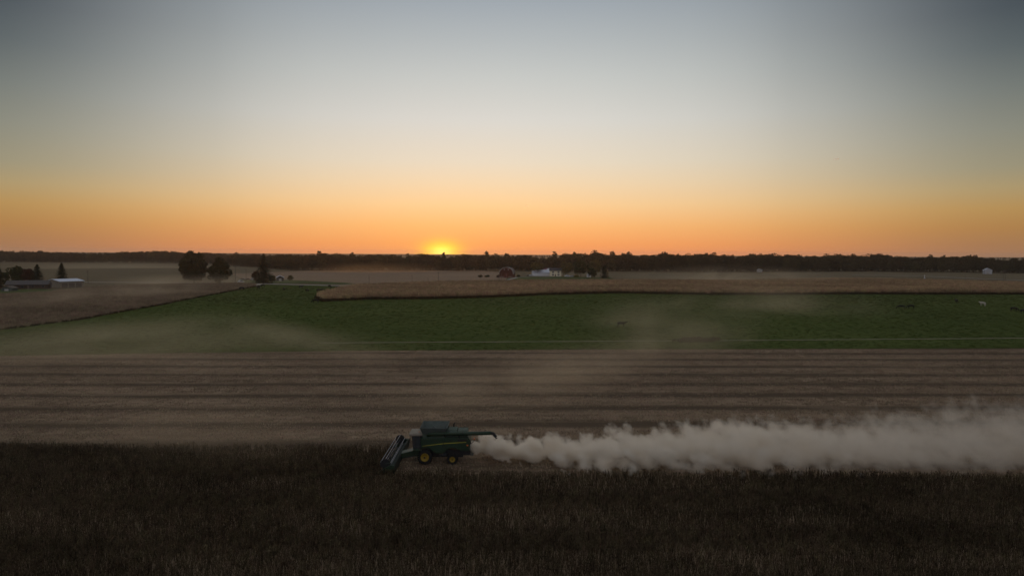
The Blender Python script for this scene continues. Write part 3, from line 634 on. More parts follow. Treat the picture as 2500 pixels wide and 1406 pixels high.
# left: pale roofed shed
e, s = building('metal_shed', 147, 703, R(64), label='tan metal shed with a pale lilac roof, at the left', cat='shed')
L3, W3, h3 = 58 / s, 60 / s, 15.5 / s
MB().prism([(0, 0), (0, h3), (W3 / 2, h3 * 1.3), (W3, h3), (W3, 0)], 0, L3, axis='x').build('wall', m_tan, e)
MB().prism([(-.5, h3 + .02), (W3 / 2, h3 * 1.3 + .22), (W3 + .5, h3 + .02), (W3 + .5, h3 - .1), (W3 / 2, h3 * 1.3 + .05), (-.5, h3 - .1)], -.5, L3 + .5, axis='x').build('roof', m_metal, e)
for k in range(3): MB().box(1.0 + k * 4.2, 4.4 + k * 4.2, -.1, -.003, .05, 2.6).build('bay_door', m_wood, e)
MB().prism([(-.1, 0), (-.1, 2.2), (-.003, 2.2), (-.003, 0)], W3 * .55, W3 * .78).build('side_door', m_wood, e)
# left: low brown house
e, s = building('brown_house', 66, 706, R(24), label='low brown farmhouse with a grey roof under the dark tree clump', cat='house')
l4 = 84 / s / 2
MB().box(-l4, l4, 0, 9, 0, 2.7).build('wall', m_brown, e)
MB().prism([(-.7, 2.7), (4.5, 5.0), (9.7, 2.7), (9.7, 2.5), (-.7, 2.5)], -l4 - .6, l4 + .6, axis='x').build('roof', mat('grey_shingle', (.10, .088, .085), 1), e)
for k in range(4):
    f = MB().box(-l4 + 2 + k * 5, -l4 + 3.6 + k * 5, -.08, -.003, .9, 2.1).build('window', m_wood, e); MB().box(-l4 + 2.15 + k * 5, -l4 + 3.45 + k * 5, -.11, -.081, 1.02, 1.98).build('pane', m_glass, f)
MB().box(-.5 + .6, .5 + .6, -.08, -.003, .05, 2.1).build('door', m_wood, e)
small_shed(16, 711, 699, 26, 'grey green shed in front of the brown house by the left edge', R(5), mat('grey_green_wall', (.09, .10, .09), .9), m_wood, 5)
# vehicles of the far yards
m_tyre = mat('tyre_rubber', (.018, .018, .018), .9, (.012, .012, .012), spec=.2)
def car(px, base, rz, m, label, van=False, L=4.7):
    p = at(px, base); e = empty('parked_car', (p.x, p.y, p.z + .05), rz, label, 'van' if van else 'car', 'vehicles parked in the farmyards')
    a = L / 2
    body = [(-a, .35), (-a, .95), (-a * .62, 1.02), (-a * .42, 1.5 if not van else 1.95), (a * .35, 1.5 if not van else 1.95), (a * .55, 1.0), (a, .88), (a, .35)]
    MB().prism(body, -.88, .88, bev=.06).build('body', m, e)
    w_ = MB().prism([(-a * .55, 1.03), (-a * .4, 1.42 if not van else 1.75), (a * .32, 1.42 if not van else 1.75), (a * .48, 1.03)], -.9, .9).build('window', m_glass, e)
    for sx in (-.62, .62):
        for sy in (-.8, .62): MB().lathe([(.05, 0), (.33, 0), (.33, .2), (.05, .2)], 14, (sx * a, sy, .33)).build('wheel', m_tyre, e)
    return e
m_silver = mat('silver_paint', (.45, .46, .5), .35, spec=.5); m_dkcar = mat('dark_paint', (.03, .032, .04), .3, spec=.5); m_wcar = mat('white_vehicle_paint', (.75, .76, .8), .35, spec=.5); m_redcar = mat('maroon_vehicle_paint', (.12, .03, .03), .4, spec=.5)
car(1298, 674, R(5), m_wcar, 'white car parked left of the long white building')
car(1289, 674, R(80), m_dkcar, 'dark car parked at the far left of the farmyard', L=4.2)
car(1385, 676, R(3), m_wcar, 'white van parked under the tree right of the cream house', True, 5.4)
car(1397, 676.5, R(-4), m_silver, 'silver car parked behind the white van')
car(588, 690, R(60), m_wcar, 'white pickup nearest the gravel road at the left farmyard', True, 4.6)
car(594, 684, R(0), m_dkcar, 'dark car at the left end of the row beside the spruce'); car(606, 684, R(8), m_redcar, 'maroon car in the row beside the spruce'); car(618, 684, R(-4), m_silver, 'silver car in the row, closest to the red bush')
# poles
def pole(px, base, top, label, arm=False, lean=0.0, white=False, r=None):
    p = at(px, base); s = scale_at(p); h = (base - top) / s
    e = empty('utility_pole' if arm else 'post', (p.x, p.y, p.z), 0, label, 'utility pole' if arm else 'post', 'poles and posts across the fields')
    MB().tube([(0, 0, -.4), (lean * h, 0, h)], r or .16, 7, (r or .16) * .75).build('shaft', m_white if white else m_wood, e)
    if arm: MB().box(lean * h * .92 - 1.1, lean * h * .92 + 1.1, -.07, .07, h * .90, h * .90 + .16).build('crossarm', m_wood, e)
    if white: MB().box(-.5, .5, -.4, .4, 0, .7, .05).build('base_box', m_metal, e)
    return e
for a in [(1467, 681, 654, 'pole in front of the farmyard evergreen', True), (1219, 685, 655, 'pole in front of the left wall of the red barn', True), (1224, 685, 668, 'short post beside the pole at the red barn'),
          (1006, 688, 671, 'thin post in the middle of the pale field'), (1070, 688, 664, 'tall thin pole in the pale field below the sunset', True), (901, 692, 674, 'leftmost thin post in the pale field'), (1045, 690, 678, 'short post between two taller ones in the pale field'),
          (1728, 666, 652, 'pale leaning post where dust drifts before the woods', False, .1), (1993, 667, 655, 'post before the woods at the right rim of the drifting dust'),
          (2105, 665, 651, 'first pole from the left in the row before the right woods', True), (2146, 665, 651, 'second pole of the row before the right woods', True), (2206, 665, 652, 'third pole of the row before the right woods', True),
          (2248, 665, 653, 'fourth pole of the row before the right woods', True), (2275, 666, 653, 'fifth pole of the row before the right woods', True), (2403, 669, 652, 'pole at the left side of the small white shed', True),
          (2356, 682, 672, 'short post by the field road'), (2449, 688, 658, 'left one of two close posts near the right edge', True), (2454, 688, 660, 'right one of two close posts near the right edge', True),
          (215, 692, 660, 'pole in the hazy field right of the pale roofed shed', True), (575, 690, 648, 'pole just right of the two big trees', True), (601, 690, 655, 'thin pole left of the red bush', True)]:
    pole(*a)
pole(2257, 680, 671, 'white marker post with a box at its foot in the far field', white=True, r=.2)

# ------------------------------------------------------------------ cattle
m_black = mat('black_hide', (.012, .011, .010), .8, (.008, .008, .007)); m_whide = mat('white_hide', (.55, .5, .43), .9, (.42, .38, .33))
def cow_mesh(name, graze, m):
    J = {'pel': (-.85, 0, 1.22, .30, .30), 'mid': (0, 0, 1.12, .34, .38), 'sho': (.72, 0, 1.18, .28, .36), 'nk': (1.12, 0, 1.22 if not graze else 1.0, .17, .22),
         'hd': (1.5, 0, 1.5, .14, .15) if not graze else (1.42, 0, .52, .14, .15), 'mz': (1.82, 0, 1.36, .08, .09) if not graze else (1.55, 0, .22, .08, .09),
         't1': (-1.22, 0, 1.25, .04, .04), 't2': (-1.32, 0, .6, .03, .03)}
    E = [('pel', 'mid'), ('mid', 'sho'), ('sho', 'nk'), ('nk', 'hd'), ('hd', 'mz'), ('pel', 't1'), ('t1', 't2')]
    for sy, t in ((1, 'l'), (-1, 'r')):
        J['fa' + t] = (.66, .2 * sy, .75, .11, .12); J['fk' + t] = (.62, .2 * sy, .42, .065, .065); J['ff' + t] = (.66, .2 * sy, .03, .055, .055)
        J['ha' + t] = (-.86, .21 * sy, .8, .13, .17); J['hk' + t] = (-1.04, .21 * sy, .5, .065, .07); J['hf' + t] = (-.94, .21 * sy, .03, .055, .055)
        J['er' + t] = (J['hd'][0] - .12, .24 * sy, J['hd'][2] + .1, .03, .03)
        E += [('sho', 'fa' + t), ('fa' + t, 'fk' + t), ('fk' + t, 'ff' + t), ('pel', 'ha' + t), ('ha' + t, 'hk' + t), ('hk' + t, 'hf' + t), ('hd', 'er' + t)]
    ks = list(J); me = bpy.data.meshes.new(name); me.from_pydata([J[k][:3] for k in ks], [(ks.index(a), ks.index(b)) for a, b in E], [])
    o = bpy.data.objects.new('tmp', me); C.objects.link(o)
    md = o.modifiers.new('s', 'SKIN'); sv = me.skin_vertices[0].data if me.skin_vertices else None
    if sv is None:
        bm = bmesh.new(); bm.from_mesh(me); bm.verts.layers.skin.verify(); bm.to_mesh(me); bm.free(); sv = me.skin_vertices[0].data
    for i, k in enumerate(ks): sv[i].radius = J[k][3:5]; sv[i].use_root = (k == 'pel')
    sub = o.modifiers.new('u', 'SUBSURF'); sub.levels = 1; sub.render_levels = 1
    dg = bpy.context.evaluated_depsgraph_get(); ev = o.evaluated_get(dg); m2 = bpy.data.meshes.new_from_object(ev); m2.name = name
    bpy.data.objects.remove(o); m2.materials.clear(); m2.materials.append(m); m2.polygons.foreach_set('use_smooth', [True] * len(m2.polygons)); return m2
cows = {(g, c): cow_mesh('cow', g, m_black if c else m_whide) for g in (0, 1) for c in (0, 1)}
COWS = [(590, 708, 170, 1, 1, 'black cow grazing closest to the brown crop edge on the left'), (632, 700, 15, 0, 0, 'white cow beside a black one near the road'), (641, 701, 170, 1, 1, 'black cow right of the white one near the road'),
        (631, 706, 80, 1, 1, 'black cow seen end-on just below the white one near the road'), (693, 709, 95, 1, 1, 'black cow alone on the upper pasture, right of the white cow'), (735, 704, 60, 0, 1, 'black cow turned half away, high on the pasture'),
        (750, 713, 80, 1, 1, 'black cow seen end-on, left of a close pair'), (776, 713, 90, 0, 1, 'left cow of the close black pair near the corn tip'), (786, 713, 30, 1, 1, 'right cow of the close black pair near the corn tip'),
        (805, 703, -40, 1, 1, 'black cow at the dark upper rim of the pasture'), (827, 706, 10, 1, 1, 'black cow standing against the tip of the corn field'), (770, 740, 175, 1, 1, 'black cow grazing just below the tip of the corn field'),
        (1517, 798, 5, 0, 1, 'lone black cow in the middle of the pasture'), (2200, 755, 150, 1, 1, 'left cow of the black pair grazing on the right pasture'), (2223, 754, 178, 1, 1, 'right cow of the black pair grazing on the right pasture'),
        (2335, 740, 75, 0, 1, 'black cow seen end-on near the corn, left of the white one'), (2399, 747, 100, 0, 0, 'white cow standing on the right pasture'), (2476, 760, -8, 1, 1, 'black cow grazing near the right edge'),
        (2497, 765, 20, 1, 1, 'black cow cut by the right edge')]
for px, py, rz, gz, bl, lab in COWS:
    p = at(px, py); o = place('cow', cows[(gz, bl)], None, (p.x, p.y, p.z), (0, 0, R(rz)), 1.25); tag(o, lab, 'cow', 'cattle on the pasture')

# ------------------------------------------------------------------ combine harvester
m_green = mat('green_paint', (0.01272, 0.03584, 0.01618), .5, (0.00867, 0.02543, 0.01156), scale=1.5, spec=.4)
m_dgreen = mat('dusty_green_paint', (0.068, 0.08925, 0.068), .7, (0.0255, 0.04675, 0.0323), scale=2.5, spec=.3)
m_strp = mat('stripe_yellow', (.36, .33, .04), .6)
m_yel = mat('yellow_paint', (.27, .175, .016), .6, (.20, .125, .014), scale=3)
m_cab = mat('dusty_roof', (0.324, 0.279, 0.225), .9, (0.198, 0.171, 0.135), scale=2)
m_blk = mat('black_steel', (.02, .02, .022), .6, (.014, .014, .015))
m_steel = mat('worn_steel', (0.4, 0.4, 0.416), .5, (0.304, 0.304, 0.32), metal=.0, spec=.5)
m_grey = mat('grey_sheet', (.10, .12, .11), .7, (.05, .065, .06), scale=1.2)
m_org = mat('orange_lamp', (.7, .16, .03), .4)
m_grain = mat('soy_grain', (.42, .33, .19), 1, scale=5)
cb = empty('combine_harvester', (CX, CY, 0), R(180), 'green combine harvester with yellow wheels cutting soybeans and trailing dust', 'combine')
PI = math.pi
def arch(cx, cz, r, a0, a1, n=7): return [(cx + r * math.cos(R(a0 + (a1 - a0) * k / n)), cz + r * math.sin(R(a0 + (a1 - a0) * k / n))) for k in range(n + 1)]
body = [(.60, 3.45), (.60, 2.05)] + arch(-.05, .95, 1.18, 62, 138) + [(-1.35, 1.42), (-2.3, 1.38)] + arch(-3.62, .9, 1.22, 30, 120) + [(-4.75, 1.75), (-5.85, 1.7), (-6.0, 3.1), (-5.75, 3.5)]
MB().prism(body, -1.46, 1.46, bev=.05).build('body', m_green, cb)
# side shields, each a panel of its own on both flanks
for sy in (-1, 1):
    y0, y1 = (1.463, 1.56) if sy > 0 else (-1.56, -1.463)
    MB().prism([(.5, 3.3), (.5, 2.2), (-.2, 2.25), (-.75, 2.0), (-1.3, 1.55), (-2.38, 1.50), (-2.38, 3.38)], y0, y1, bev=.03).build('front_side_panel', m_green, cb)
    MB().prism([(-2.44, 3.38), (-2.44, 1.62), (-3.0, 2.12), (-3.9, 2.22), (-4.6, 1.95), (-5.75, 1.85), (-5.88, 3.05), (-5.62, 3.40)], y0, y1, bev=.03).build('rear_side_panel', m_green, cb)
    ys = (1.563, 1.575) if sy > 0 else (-1.575, -1.563)
    MB().prism([(.35, 2.38), (-2.37, 2.70), (-2.37, 2.80), (.30, 2.44)], *ys).build('stripe', m_strp, cb); MB().prism([(-2.45, 2.71), (-5.45, 2.92), (-5.40, 3.02), (-2.45, 2.81)], *ys).build('stripe', m_strp, cb)
    MB().box(-5.7, -5.5, *ys, 2.45, 2.62).build('reflector', m_org, cb)
MB().box(-5.0, .9, -.95, .95, .75, 1.75, .08).build('chassis', m_blk, cb)
MB().box(-5.95, -4.6, -1.1, 1.1, 1.05, 1.68, .1).build('straw_chopper', m_blk, cb)
for k in range(5): MB().box(-6.35, -5.9, -.95 + k * .42, -.93 + k * .42, .95, 1.25).build('spreader_vane', m_grey, cb)
# engine deck and hood
MB().box(-5.72, -2.55, -1.35, 1.35, 3.5, 3.62, .03).build('engine_deck', m_green, cb)
MB().prism([(-1.2, 3.62), (-1.15, 4.2), (-.8, 4.42), (.8, 4.42), (1.15, 4.2), (1.2, 3.62)], -4.2, -2.7, axis='x', bev=.05).build('engine_hood', m_dgreen, cb)
MB().prism([(-1.15, 3.62), (-1.1, 4.1), (-.75, 4.32), (.75, 4.32), (1.1, 4.1), (1.15, 3.62)], -5.6, -4.26, axis='x', bev=.08).build('rear_hood', m_dgreen, cb)
MB().tube([(-3.6, -.9, 4.2), (-3.6, -.9, 4.75), (-3.75, -.9, 4.95)], .09, 8).build('exhaust', m_blk, cb, True)
MB().lathe([(.05, 0), (.48, 0), (.48, .12), (.05, .12)], 20, (-3.1, 1.15, 3.95)).build('air_screen', m_grey, cb)
for y in (-1.38, 1.38):
    for z in (3.95, 4.15): pass
    mb = MB(); mb.tube([(-2.8, y, 3.62), (-2.8, y, 4.18), (-5.4, y, 4.18), (-5.4, y, 3.62)], .022, 5); mb.build('handrail', m_blk, cb)
# grain tank with flared extensions
MB().box(-2.5, .35, -1.4, 1.4, 3.45, 3.98, .03).build('grain_tank', m_dgreen, cb)
lo, hi = (-2.45, .30, -1.38, 1.38, 3.98), (-2.95, .62, -1.9, 1.85, 4.9)
def flap(a, b, c, d, nm='tank_extension'):
    a, b, c, d = map(Vector, (a, b, c, d)); nn = (b - a).cross(d - a).normalized() * .035; mb = MB()
    A = [mb.bm.verts.new(v + nn) for v in (a, b, c, d)]; B = [mb.bm.verts.new(v - nn) for v in (a, b, c, d)]
    mb.bm.faces.new(A); mb.bm.faces.new(B[::-1])
    for i in range(4): mb.bm.faces.new((A[i], B[i], B[(i + 1) % 4], A[(i + 1) % 4]))
    return mb.build(nm, m_grey, cb)
x0, x1, y0, y1, z0 = lo; X0, X1, Y0, Y1, Z1 = hi
flap((x0, y1, z0), (x1, y1, z0), (X1 - .02, Y1, Z1), (X0 + .02, Y1, Z1)); flap((x0, y0, z0), (x1, y0, z0), (X1 - .02, Y0, Z1), (X0 + .02, Y0, Z1))
flap((x0 - .03, y0, z0), (x0 - .03, y1, z0), (X0, Y1 - .04, Z1), (X0, Y0 + .04, Z1)); flap((x1 + .03, y0, z0), (x1 + .03, y1, z0), (X1, Y1 - .04, Z1), (X1, Y0 + .04, Z1))
MB().prism([(-1.3, 3.98), (-.9, 4.12), (0, 4.28), (.9, 4.12), (1.3, 3.98)], -2.3, .2, axis='x').build('grain_heap', m_grain, cb)
MB().tube([(-2.0, .3, 3.7), (-.9, 0, 4.7)], .13, 8).build('fill_auger', m_grey, cb, True)
for xx in (.62, -2.95): MB().box(xx - .03, xx + .03, -.06, .06, 4.0, 4.9).build('tank_brace', m_blk, cb)
# unloading auger folded back along the near side
MB().tube([(-.35, 1.30, 3.72), (-.55, 1.42, 3.98), (-.9, 1.46, 4.02), (-5.0, 1.52, 4.10), (-8.7, 1.60, 4.20)], .25, 14).build('unloading_auger', m_green, cb, True)
MB().tube([(-8.66, 1.60, 4.18), (-9.0, 1.61, 4.14), (-9.35, 1.62, 3.72), (-9.42, 1.62, 3.5)], .23, 12, .19).build('auger_spout', m_blk, cb, True)
MB().lathe([(.05, -.03), (.27, -.03), (.27, .03), (.05, .03)], 14, (0, 0, 0)).build('auger_flange', m_blk, cb, loc=(-5.0, 1.52, 4.10), rot=(0, 0, R(90)))
MB().box(-4.6, -4.45, 1.25, 1.6, 3.5, 3.92).build('auger_cradle', m_blk, cb)
# panel details
MB().box(-5.5, -4.3, 1.562, 1.59, 3.02, 3.3).build('side_grille', m_blk, cb); MB().box(-5.5, -4.3, -1.59, -1.562, 3.02, 3.3).build('side_grille', m_blk, cb)
for xx in (-1.0, -3.3): MB().box(xx - .12, xx + .12, 1.562, 1.585, 3.1, 3.16).build('panel_latch', m_blk, cb)
for k in range(6): MB().box(-5.82, -5.70, 1.0, 1.4, 1.9 + k * .26, 1.93 + k * .26).build('rear_ladder_step', m_blk, cb)
MB().tube([(-1.8, 1.2, 1.15), (-2.9, 1.2, 1.15)], .28, 12).build('fuel_tank', m_blk, cb, True)
MB().lathe([(.05, 0), (.42, 0), (.42, .08), (.05, .08)], 18, (-1.75, 1.30, 2.0)).build('drive_pulley', m_grey, cb)
MB().box(.85, 1.2, -.25, .25, 1.95, 2.9, .08).build('operator_seat', m_blk, cb)
MB().box(-2.3, -.2, 1.40, 1.47, 3.62, 3.9, .02).build('tank_rim', m_green, cb)
# rear marker lamp on its arm
MB().tube([(-5.9, 1.35, 2.6), (-6.4, 1.5, 3.0), (-6.52, 1.55, 3.3)], .03, 5).build('lamp_arm', m_blk, cb); MB().box(-6.6, -6.46, 1.48, 1.62, 3.3, 3.5, .02).build('marker_lamp', m_org, cb)
MB().box(-6.05, -5.9, 1.0, 1.3, 2.7, 2.95, .02).build('tail_lamp', m_blk, cb)
# cab
MB().prism([(.62, 3.62), (.62, 1.95), (1.25, 1.75), (1.62, 1.95), (1.78, 3.62)], -1.0, 1.0, bev=.04).build('cab_glass', mat('cab_glass', (.07, .08, .085), .12, (.03, .035, .04), scale=1.1, spec=.9), cb)
for y in (-1.03, 1.03):
    MB().tube([(.66, y, 1.95), (.66, y, 3.62)], .06, 5).build('pillar', m_blk, cb); MB().tube([(1.25, y, 1.75), (1.35, y, 3.62)], .035, 5).build('pillar', m_blk, cb); MB().tube([(1.62, y, 1.95), (1.78, y, 3.62)], .05, 5).build('pillar', m_blk, cb)
MB().box(.55, 1.65, -1.05, 1.05, 1.62, 1.93, .05).build('cab_floor', m_green, cb)
MB().box(.30, 2.15, -1.25, 1.25, 3.62, 4.02, .14).build('cab_roof', m_cab, cb, True)
for y in (-.85, -.45, .45, .85): MB().box(2.08, 2.20, y - .13, y + .13, 3.62, 3.78, .02).build('work_lamp', m_steel, cb)
MB().tube([(.9, .6, 3.9), (.9, .6, 4.1)], .06, 8).build('beacon', m_org, cb)
for y in (-1, 1):
    MB().tube([(1.8, y * 1.05, 3.5), (2.0, y * 1.65, 3.45)], .03, 5).build('mirror_arm', m_blk, cb); MB().box(1.95, 2.03, y * 1.65 - .16, y * 1.65 + .16, 2.85, 3.45, .02).build('mirror', m_blk, cb)
MB().box(.45, 1.55, 1.06, 1.95, 1.86, 1.93).build('platform', m_green, cb)
for z in (.55, .85, 1.15, 1.45, 1.72): MB().box(.75, 1.25, 1.85, 2.02, z, z + .04).build('ladder_step', m_green, cb)
mb = MB(); mb.tube([(.73, 1.97, .5), (.73, 1.97, 2.85), (.5, 1.97, 2.85), (.5, 1.97, 1.93)], .022, 5); mb.build('ladder_rail', m_blk, cb); mb = MB(); mb.tube([(1.27, 1.97, .5), (1.27, 1.97, 2.85), (1.5, 1.97, 2.85), (1.5, 1.97, 1.93)], .022, 5); mb.build('ladder_rail', m_blk, cb)
# wheels
def wheel(x, y, r, w, rr, side):
    n = 36; prof = [(rr * .98, -w / 2 + .02), (r * .93, -w / 2), (r, -w / 2 + .07), (r, w / 2 - .07), (r * .93, w / 2), (rr * .98, w / 2 - .02)]
    mb = MB(); mb.lathe(prof, n)
    for k in range(22):
        a = 2 * PI * k / 22
        for sgn in (-1, 1):
            mt = Matrix.Rotation(-a - sgn * .06, 4, 'Y') @ Matrix.Translation((r + .015, sgn * w * .24, 0)) @ Matrix.Rotation(sgn * .5, 4, 'X')
            g_ = bmesh.ops.create_cube(mb.bm, size=1); bmesh.ops.transform(mb.bm, matrix=mt @ Matrix.Diagonal((.07, w * .5, .06, 1)), verts=g_['verts'])
    wo_ = mb.build('wheel', m_tyre, cb, loc=(x, y, r + .02))
    f = side
    MB().lathe([(rr * 1.0, f * (w / 2 - .015)), (rr * 1.0, f * (w / 2 + .01)), (rr * .88, f * (w / 2 + .01)), (rr * .80, f * (w / 2 - .10)), (rr * .35, f * (w / 2 - .14)), (rr * .30, f * (w / 2 + .0)), (.03, f * (w / 2 + .02))], 28).build('rim', m_yel, wo_, True)
    MB().lathe([(rr * .22, f * (w / 2 + .005)), (rr * .22, f * (w / 2 + .07)), (.03, f * (w / 2 + .08))], 14).build('hub', m_blk, wo_)
    for k in range(8):
        a = 2 * PI * k / 8; MB().box(math.cos(a) * rr * .55 - .03, math.cos(a) * rr * .55 + .03, min(f * (w / 2 - .15), f * (w / 2 - .08)), max(f * (w / 2 - .15), f * (w / 2 - .08)), math.sin(a) * rr * .55 - .03, math.sin(a) * rr * .55 + .03).build('wheel_nut', m_blk, wo_)
for sy in (1, -1):
    wheel(0, 1.62 * sy, .96, .56, .56, sy); wheel(-3.62, 1.55 * sy, .68, .46, .38, sy)
MB().tube([(0, -1.5, .98), (0, 1.5, .98)], .2, 8).build('front_axle', m_blk, cb); MB().tube([(-3.62, -1.4, .7), (-3.62, 1.4, .7)], .14, 8).build('rear_axle', m_blk, cb)
# feeder house and header
MB().prism([(.9, 1.75), (.9, 1.0), (3.3, .45), (3.3, 1.15)], -.75, .75, bev=.04).build('feeder_house', m_green, cb)
MB().tube([(1.1, .85, .95), (2.9, .85, .6)], .06, 6).build('lift_cylinder', m_blk, cb)
m_hdr = mat('header_sheet', (.012, .020, .014), .8, (.008, .013, .009))
hd = MB().prism([(3.3, .22), (3.3, 1.15), (3.42, 1.25), (3.50, 1.2), (3.42, .42), (3.9, .20), (4.75, .12), (4.75, .16), (3.9, .26), (3.5, .46), (3.48, .3)][:7] + [(3.9, .14), (3.3, .14)], -HW, HW).build('header', m_hdr, cb)
MB().tube([(3.82, -HW + .2, .52), (3.82, HW - .2, .52)], .17, 10).build('table_auger', m_grey, hd, True)
# auger flighting
mb = MB()
for k in range(46):
    yv = -HW + .4 + k * (2 * HW - .8) / 45; mb.lathe([(.17, -.012), (.29, -.012), (.29, .012), (.17, .012)], 12, (3.82, yv, .52))
tag(mb.build('auger_flighting', m_grey, hd), kind='stuff')
for sy in (-1, 1):
    y0, y1 = (HW, HW + .14) if sy > 0 else (-HW - .14, -HW)
    MB().prism([(3.25, .12), (3.25, 1.22), (3.7, 1.30), (4.4, .95), (5.2, .42), (5.95, .10), (5.6, .05)], y0, y1, bev=.03).build('end_shield', m_green, hd)
RC = (4.45, 1.28); RR = .66
for sy in (-1, 1): MB().tube([(3.38, sy * (HW - .25), 1.25), (4.1, sy * (HW - .25), 1.42), (RC[0], sy * (HW - .25), RC[1])], .055, 6).build('reel_arm', m_green, hd)
MB().tube([(RC[0], -HW + .3, RC[1]), (RC[0], HW - .3, RC[1])], .07, 8).build('reel_shaft', m_blk, hd, True)
for k in range(5):
    a = R(20 + 72 * k); x, z = RC[0] + RR * math.cos(a), RC[1] + RR * math.sin(a)
    bt = MB().tube([(x, -HW + .3, z), (x, HW - .3, z)], .03, 6).build('reel_bat', m_steel, hd)
mb = MB()
for k in range(5):
    a = R(20 + 72 * k); x, z = RC[0] + RR * math.cos(a), RC[1] + RR * math.sin(a)
    for j in range(66):
        yv = -HW + .4 + j * (2 * HW - .8) / 65; mb.box(x - .008, x + .05, yv - .008, yv + .008, z - .2, z)
tag(mb.build('reel_tines', m_blk, hd), kind='stuff')
for yv in (-HW + .3, -HW / 2, 0, HW / 2, HW - .3):
    mb = MB()
    if abs(yv) > HW - 1: mb.lathe([(.05, -.02), (RR, -.02), (RR, .02), (.05, .02)], 6 * 3, (RC[0], yv, RC[1]))
    else:
        for k in range(5):
            a = R(20 + 72 * k); mb.tube([(RC[0], yv, RC[1]), (RC[0] + RR * math.cos(a), yv, RC[1] + RR * math.sin(a))], .025, 5)
    mb.build('reel_spider', m_blk, hd)
mb = MB()
for j in range(120):
    yv = -HW + .1 + j * (2 * HW - .2) / 119; mb.prism([(4.72, .10), (4.98, .115), (4.72, .16)], yv - .02, yv + .02)
tag(mb.build('knife_guards', m_grey, hd), kind='stuff')

# ------------------------------------------------------------------ dust
def volume_mat(name, col, aniso=0.3):
    m = bpy.data.materials.new(name); m.use_nodes = True; t = m.node_tree; t.nodes.clear()
    o = t.nodes.new('ShaderNodeOutputMaterial'); v = t.nodes.new('ShaderNodeVolumePrincipled'); t.links.new(v.outputs[0], o.inputs['Volume'])
    v.inputs['Color'].default_value = tuple(col) + (1,); v.inputs['Anisotropy'].default_value = aniso
    return m, t, v
def tex(t, vec, scale, det, rough=.55, off=(0, 0, 0), st=(1, 1, 1)):
    mp = t.nodes.new('ShaderNodeMapping'); mp.inputs['Location'].default_value = off; mp.inputs['Scale'].default_value = st; t.links.new(vec, mp.inputs[0])
    n = t.nodes.new('ShaderNodeTexNoise'); n.inputs['Scale'].default_value = scale; n.inputs['Detail'].default_value = det; n.inputs['Roughness'].default_value = rough; t.links.new(mp.outputs[0], n.inputs[0]); return n
# plume: local x runs from the back of the combine (0) to beyond the right edge of view
PL = 100.0
pm, t, v = volume_mat('dust', (.99, .945, .88), .5)
co = t.nodes.new('ShaderNodeTexCoord'); s3 = t.nodes.new('ShaderNodeSeparateXYZ'); t.links.new(co.outputs['Object'], s3.inputs[0])
X, Y, Z = s3.outputs
m_ = lambda op, a, b=None, c=None, clamp=False: M(op, a, b, c, clamp, tree=t)
warp = tex(t, co.outputs['Object'], .30, 3, off=(11, 2, 5))
sh = t.nodes.new('ShaderNodeCombineXYZ'); t.links.new(m_('ADD', X, m_('MULTIPLY', Z, .22)), sh.inputs[0]); t.links.new(Y, sh.inputs[1]); t.links.new(Z, sh.inputs[2])
grow = m_('DIVIDE', 1.0, m_('ADD', 1.0, m_('MULTIPLY', m_('MAXIMUM', X, 0.0), .008)))
wv = t.nodes.new('ShaderNodeVectorMath'); wv.operation = 'MULTIPLY_ADD'; t.links.new(warp.outputs['Color'], wv.inputs[0]); wv.inputs[1].default_value = (2.2, 2.2, 2.2); t.links.new(sh.outputs[0], wv.inputs[2])
n1 = tex(t, wv.outputs[0], .55, 5, .62, st=(.9, 1, 1)); n2 = tex(t, co.outputs['Object'], .085, 2, off=(3, 7, 1))
vo = t.nodes.new('ShaderNodeTexVoronoi'); vo.feature = 'F1'; vo.inputs['Scale'].default_value = .42; vo.inputs['Detail'].default_value = 1.5; vo.inputs['Roughness'].default_value = .5; t.links.new(wv.outputs[0], vo.inputs['Vector'])
xs_ = m_('MAXIMUM', X, 0.0)
hgt = m_('ADD', 2.1, m_('MULTIPLY', m_('POWER', m_('DIVIDE', xs_, 80.0), .85), 8.0))           # height of the plume top
wid = m_('ADD', 1.4, m_('MINIMUM', m_('MULTIPLY', m_('POWER', m_('DIVIDE', xs_, 15.0), .8), 4.6), 6.2))            # half width
zc = m_('MULTIPLY', hgt, m_('ADD', .30, m_('MULTIPLY', .25, m_('SUBTRACT', 1.0, m_('DIVIDE', xs_, 12.0), clamp=True))))
rz = m_('MAXIMUM', m_('DIVIDE', m_('SUBTRACT', Z, zc), m_('MULTIPLY', hgt, .62)), m_('DIVIDE', m_('SUBTRACT', zc, Z), m_('MULTIPLY', zc, 2.2))); ry = m_('DIVIDE', Y, wid)
rr_ = m_('SQRT', m_('ADD', m_('MULTIPLY', rz, rz), m_('MULTIPLY', ry, ry)))
edge = m_('ADD', m_('SUBTRACT', 1.02, rr_), m_('ADD', m_('ADD', m_('MULTIPLY', m_('SUBTRACT', n1.outputs[0], .5), 2.0), m_('MULTIPLY', m_('SUBTRACT', .45, vo.outputs['Distance']), m_('MAXIMUM', m_('SUBTRACT', 1.15, m_('MULTIPLY', xs_, .011)), .45))), m_('MULTIPLY', m_('SUBTRACT', n2.outputs[0], .5), 1.0)))
edge = m_('SUBTRACT', edge, m_('MULTIPLY', m_('MAXIMUM', m_('SUBTRACT', m_('MULTIPLY', 2.0, m_('SUBTRACT', 1.0, m_('DIVIDE', xs_, 7.0))), Z), 0.0), 1.6))
edge = m_('ADD', edge, m_('MULTIPLY', .7, m_('SUBTRACT', 1.0, m_('DIVIDE', xs_, 6.0), clamp=True)))
sharp = m_('MAXIMUM', m_('ADD', 2.2, m_('MULTIPLY', xs_, -.028)), .5)
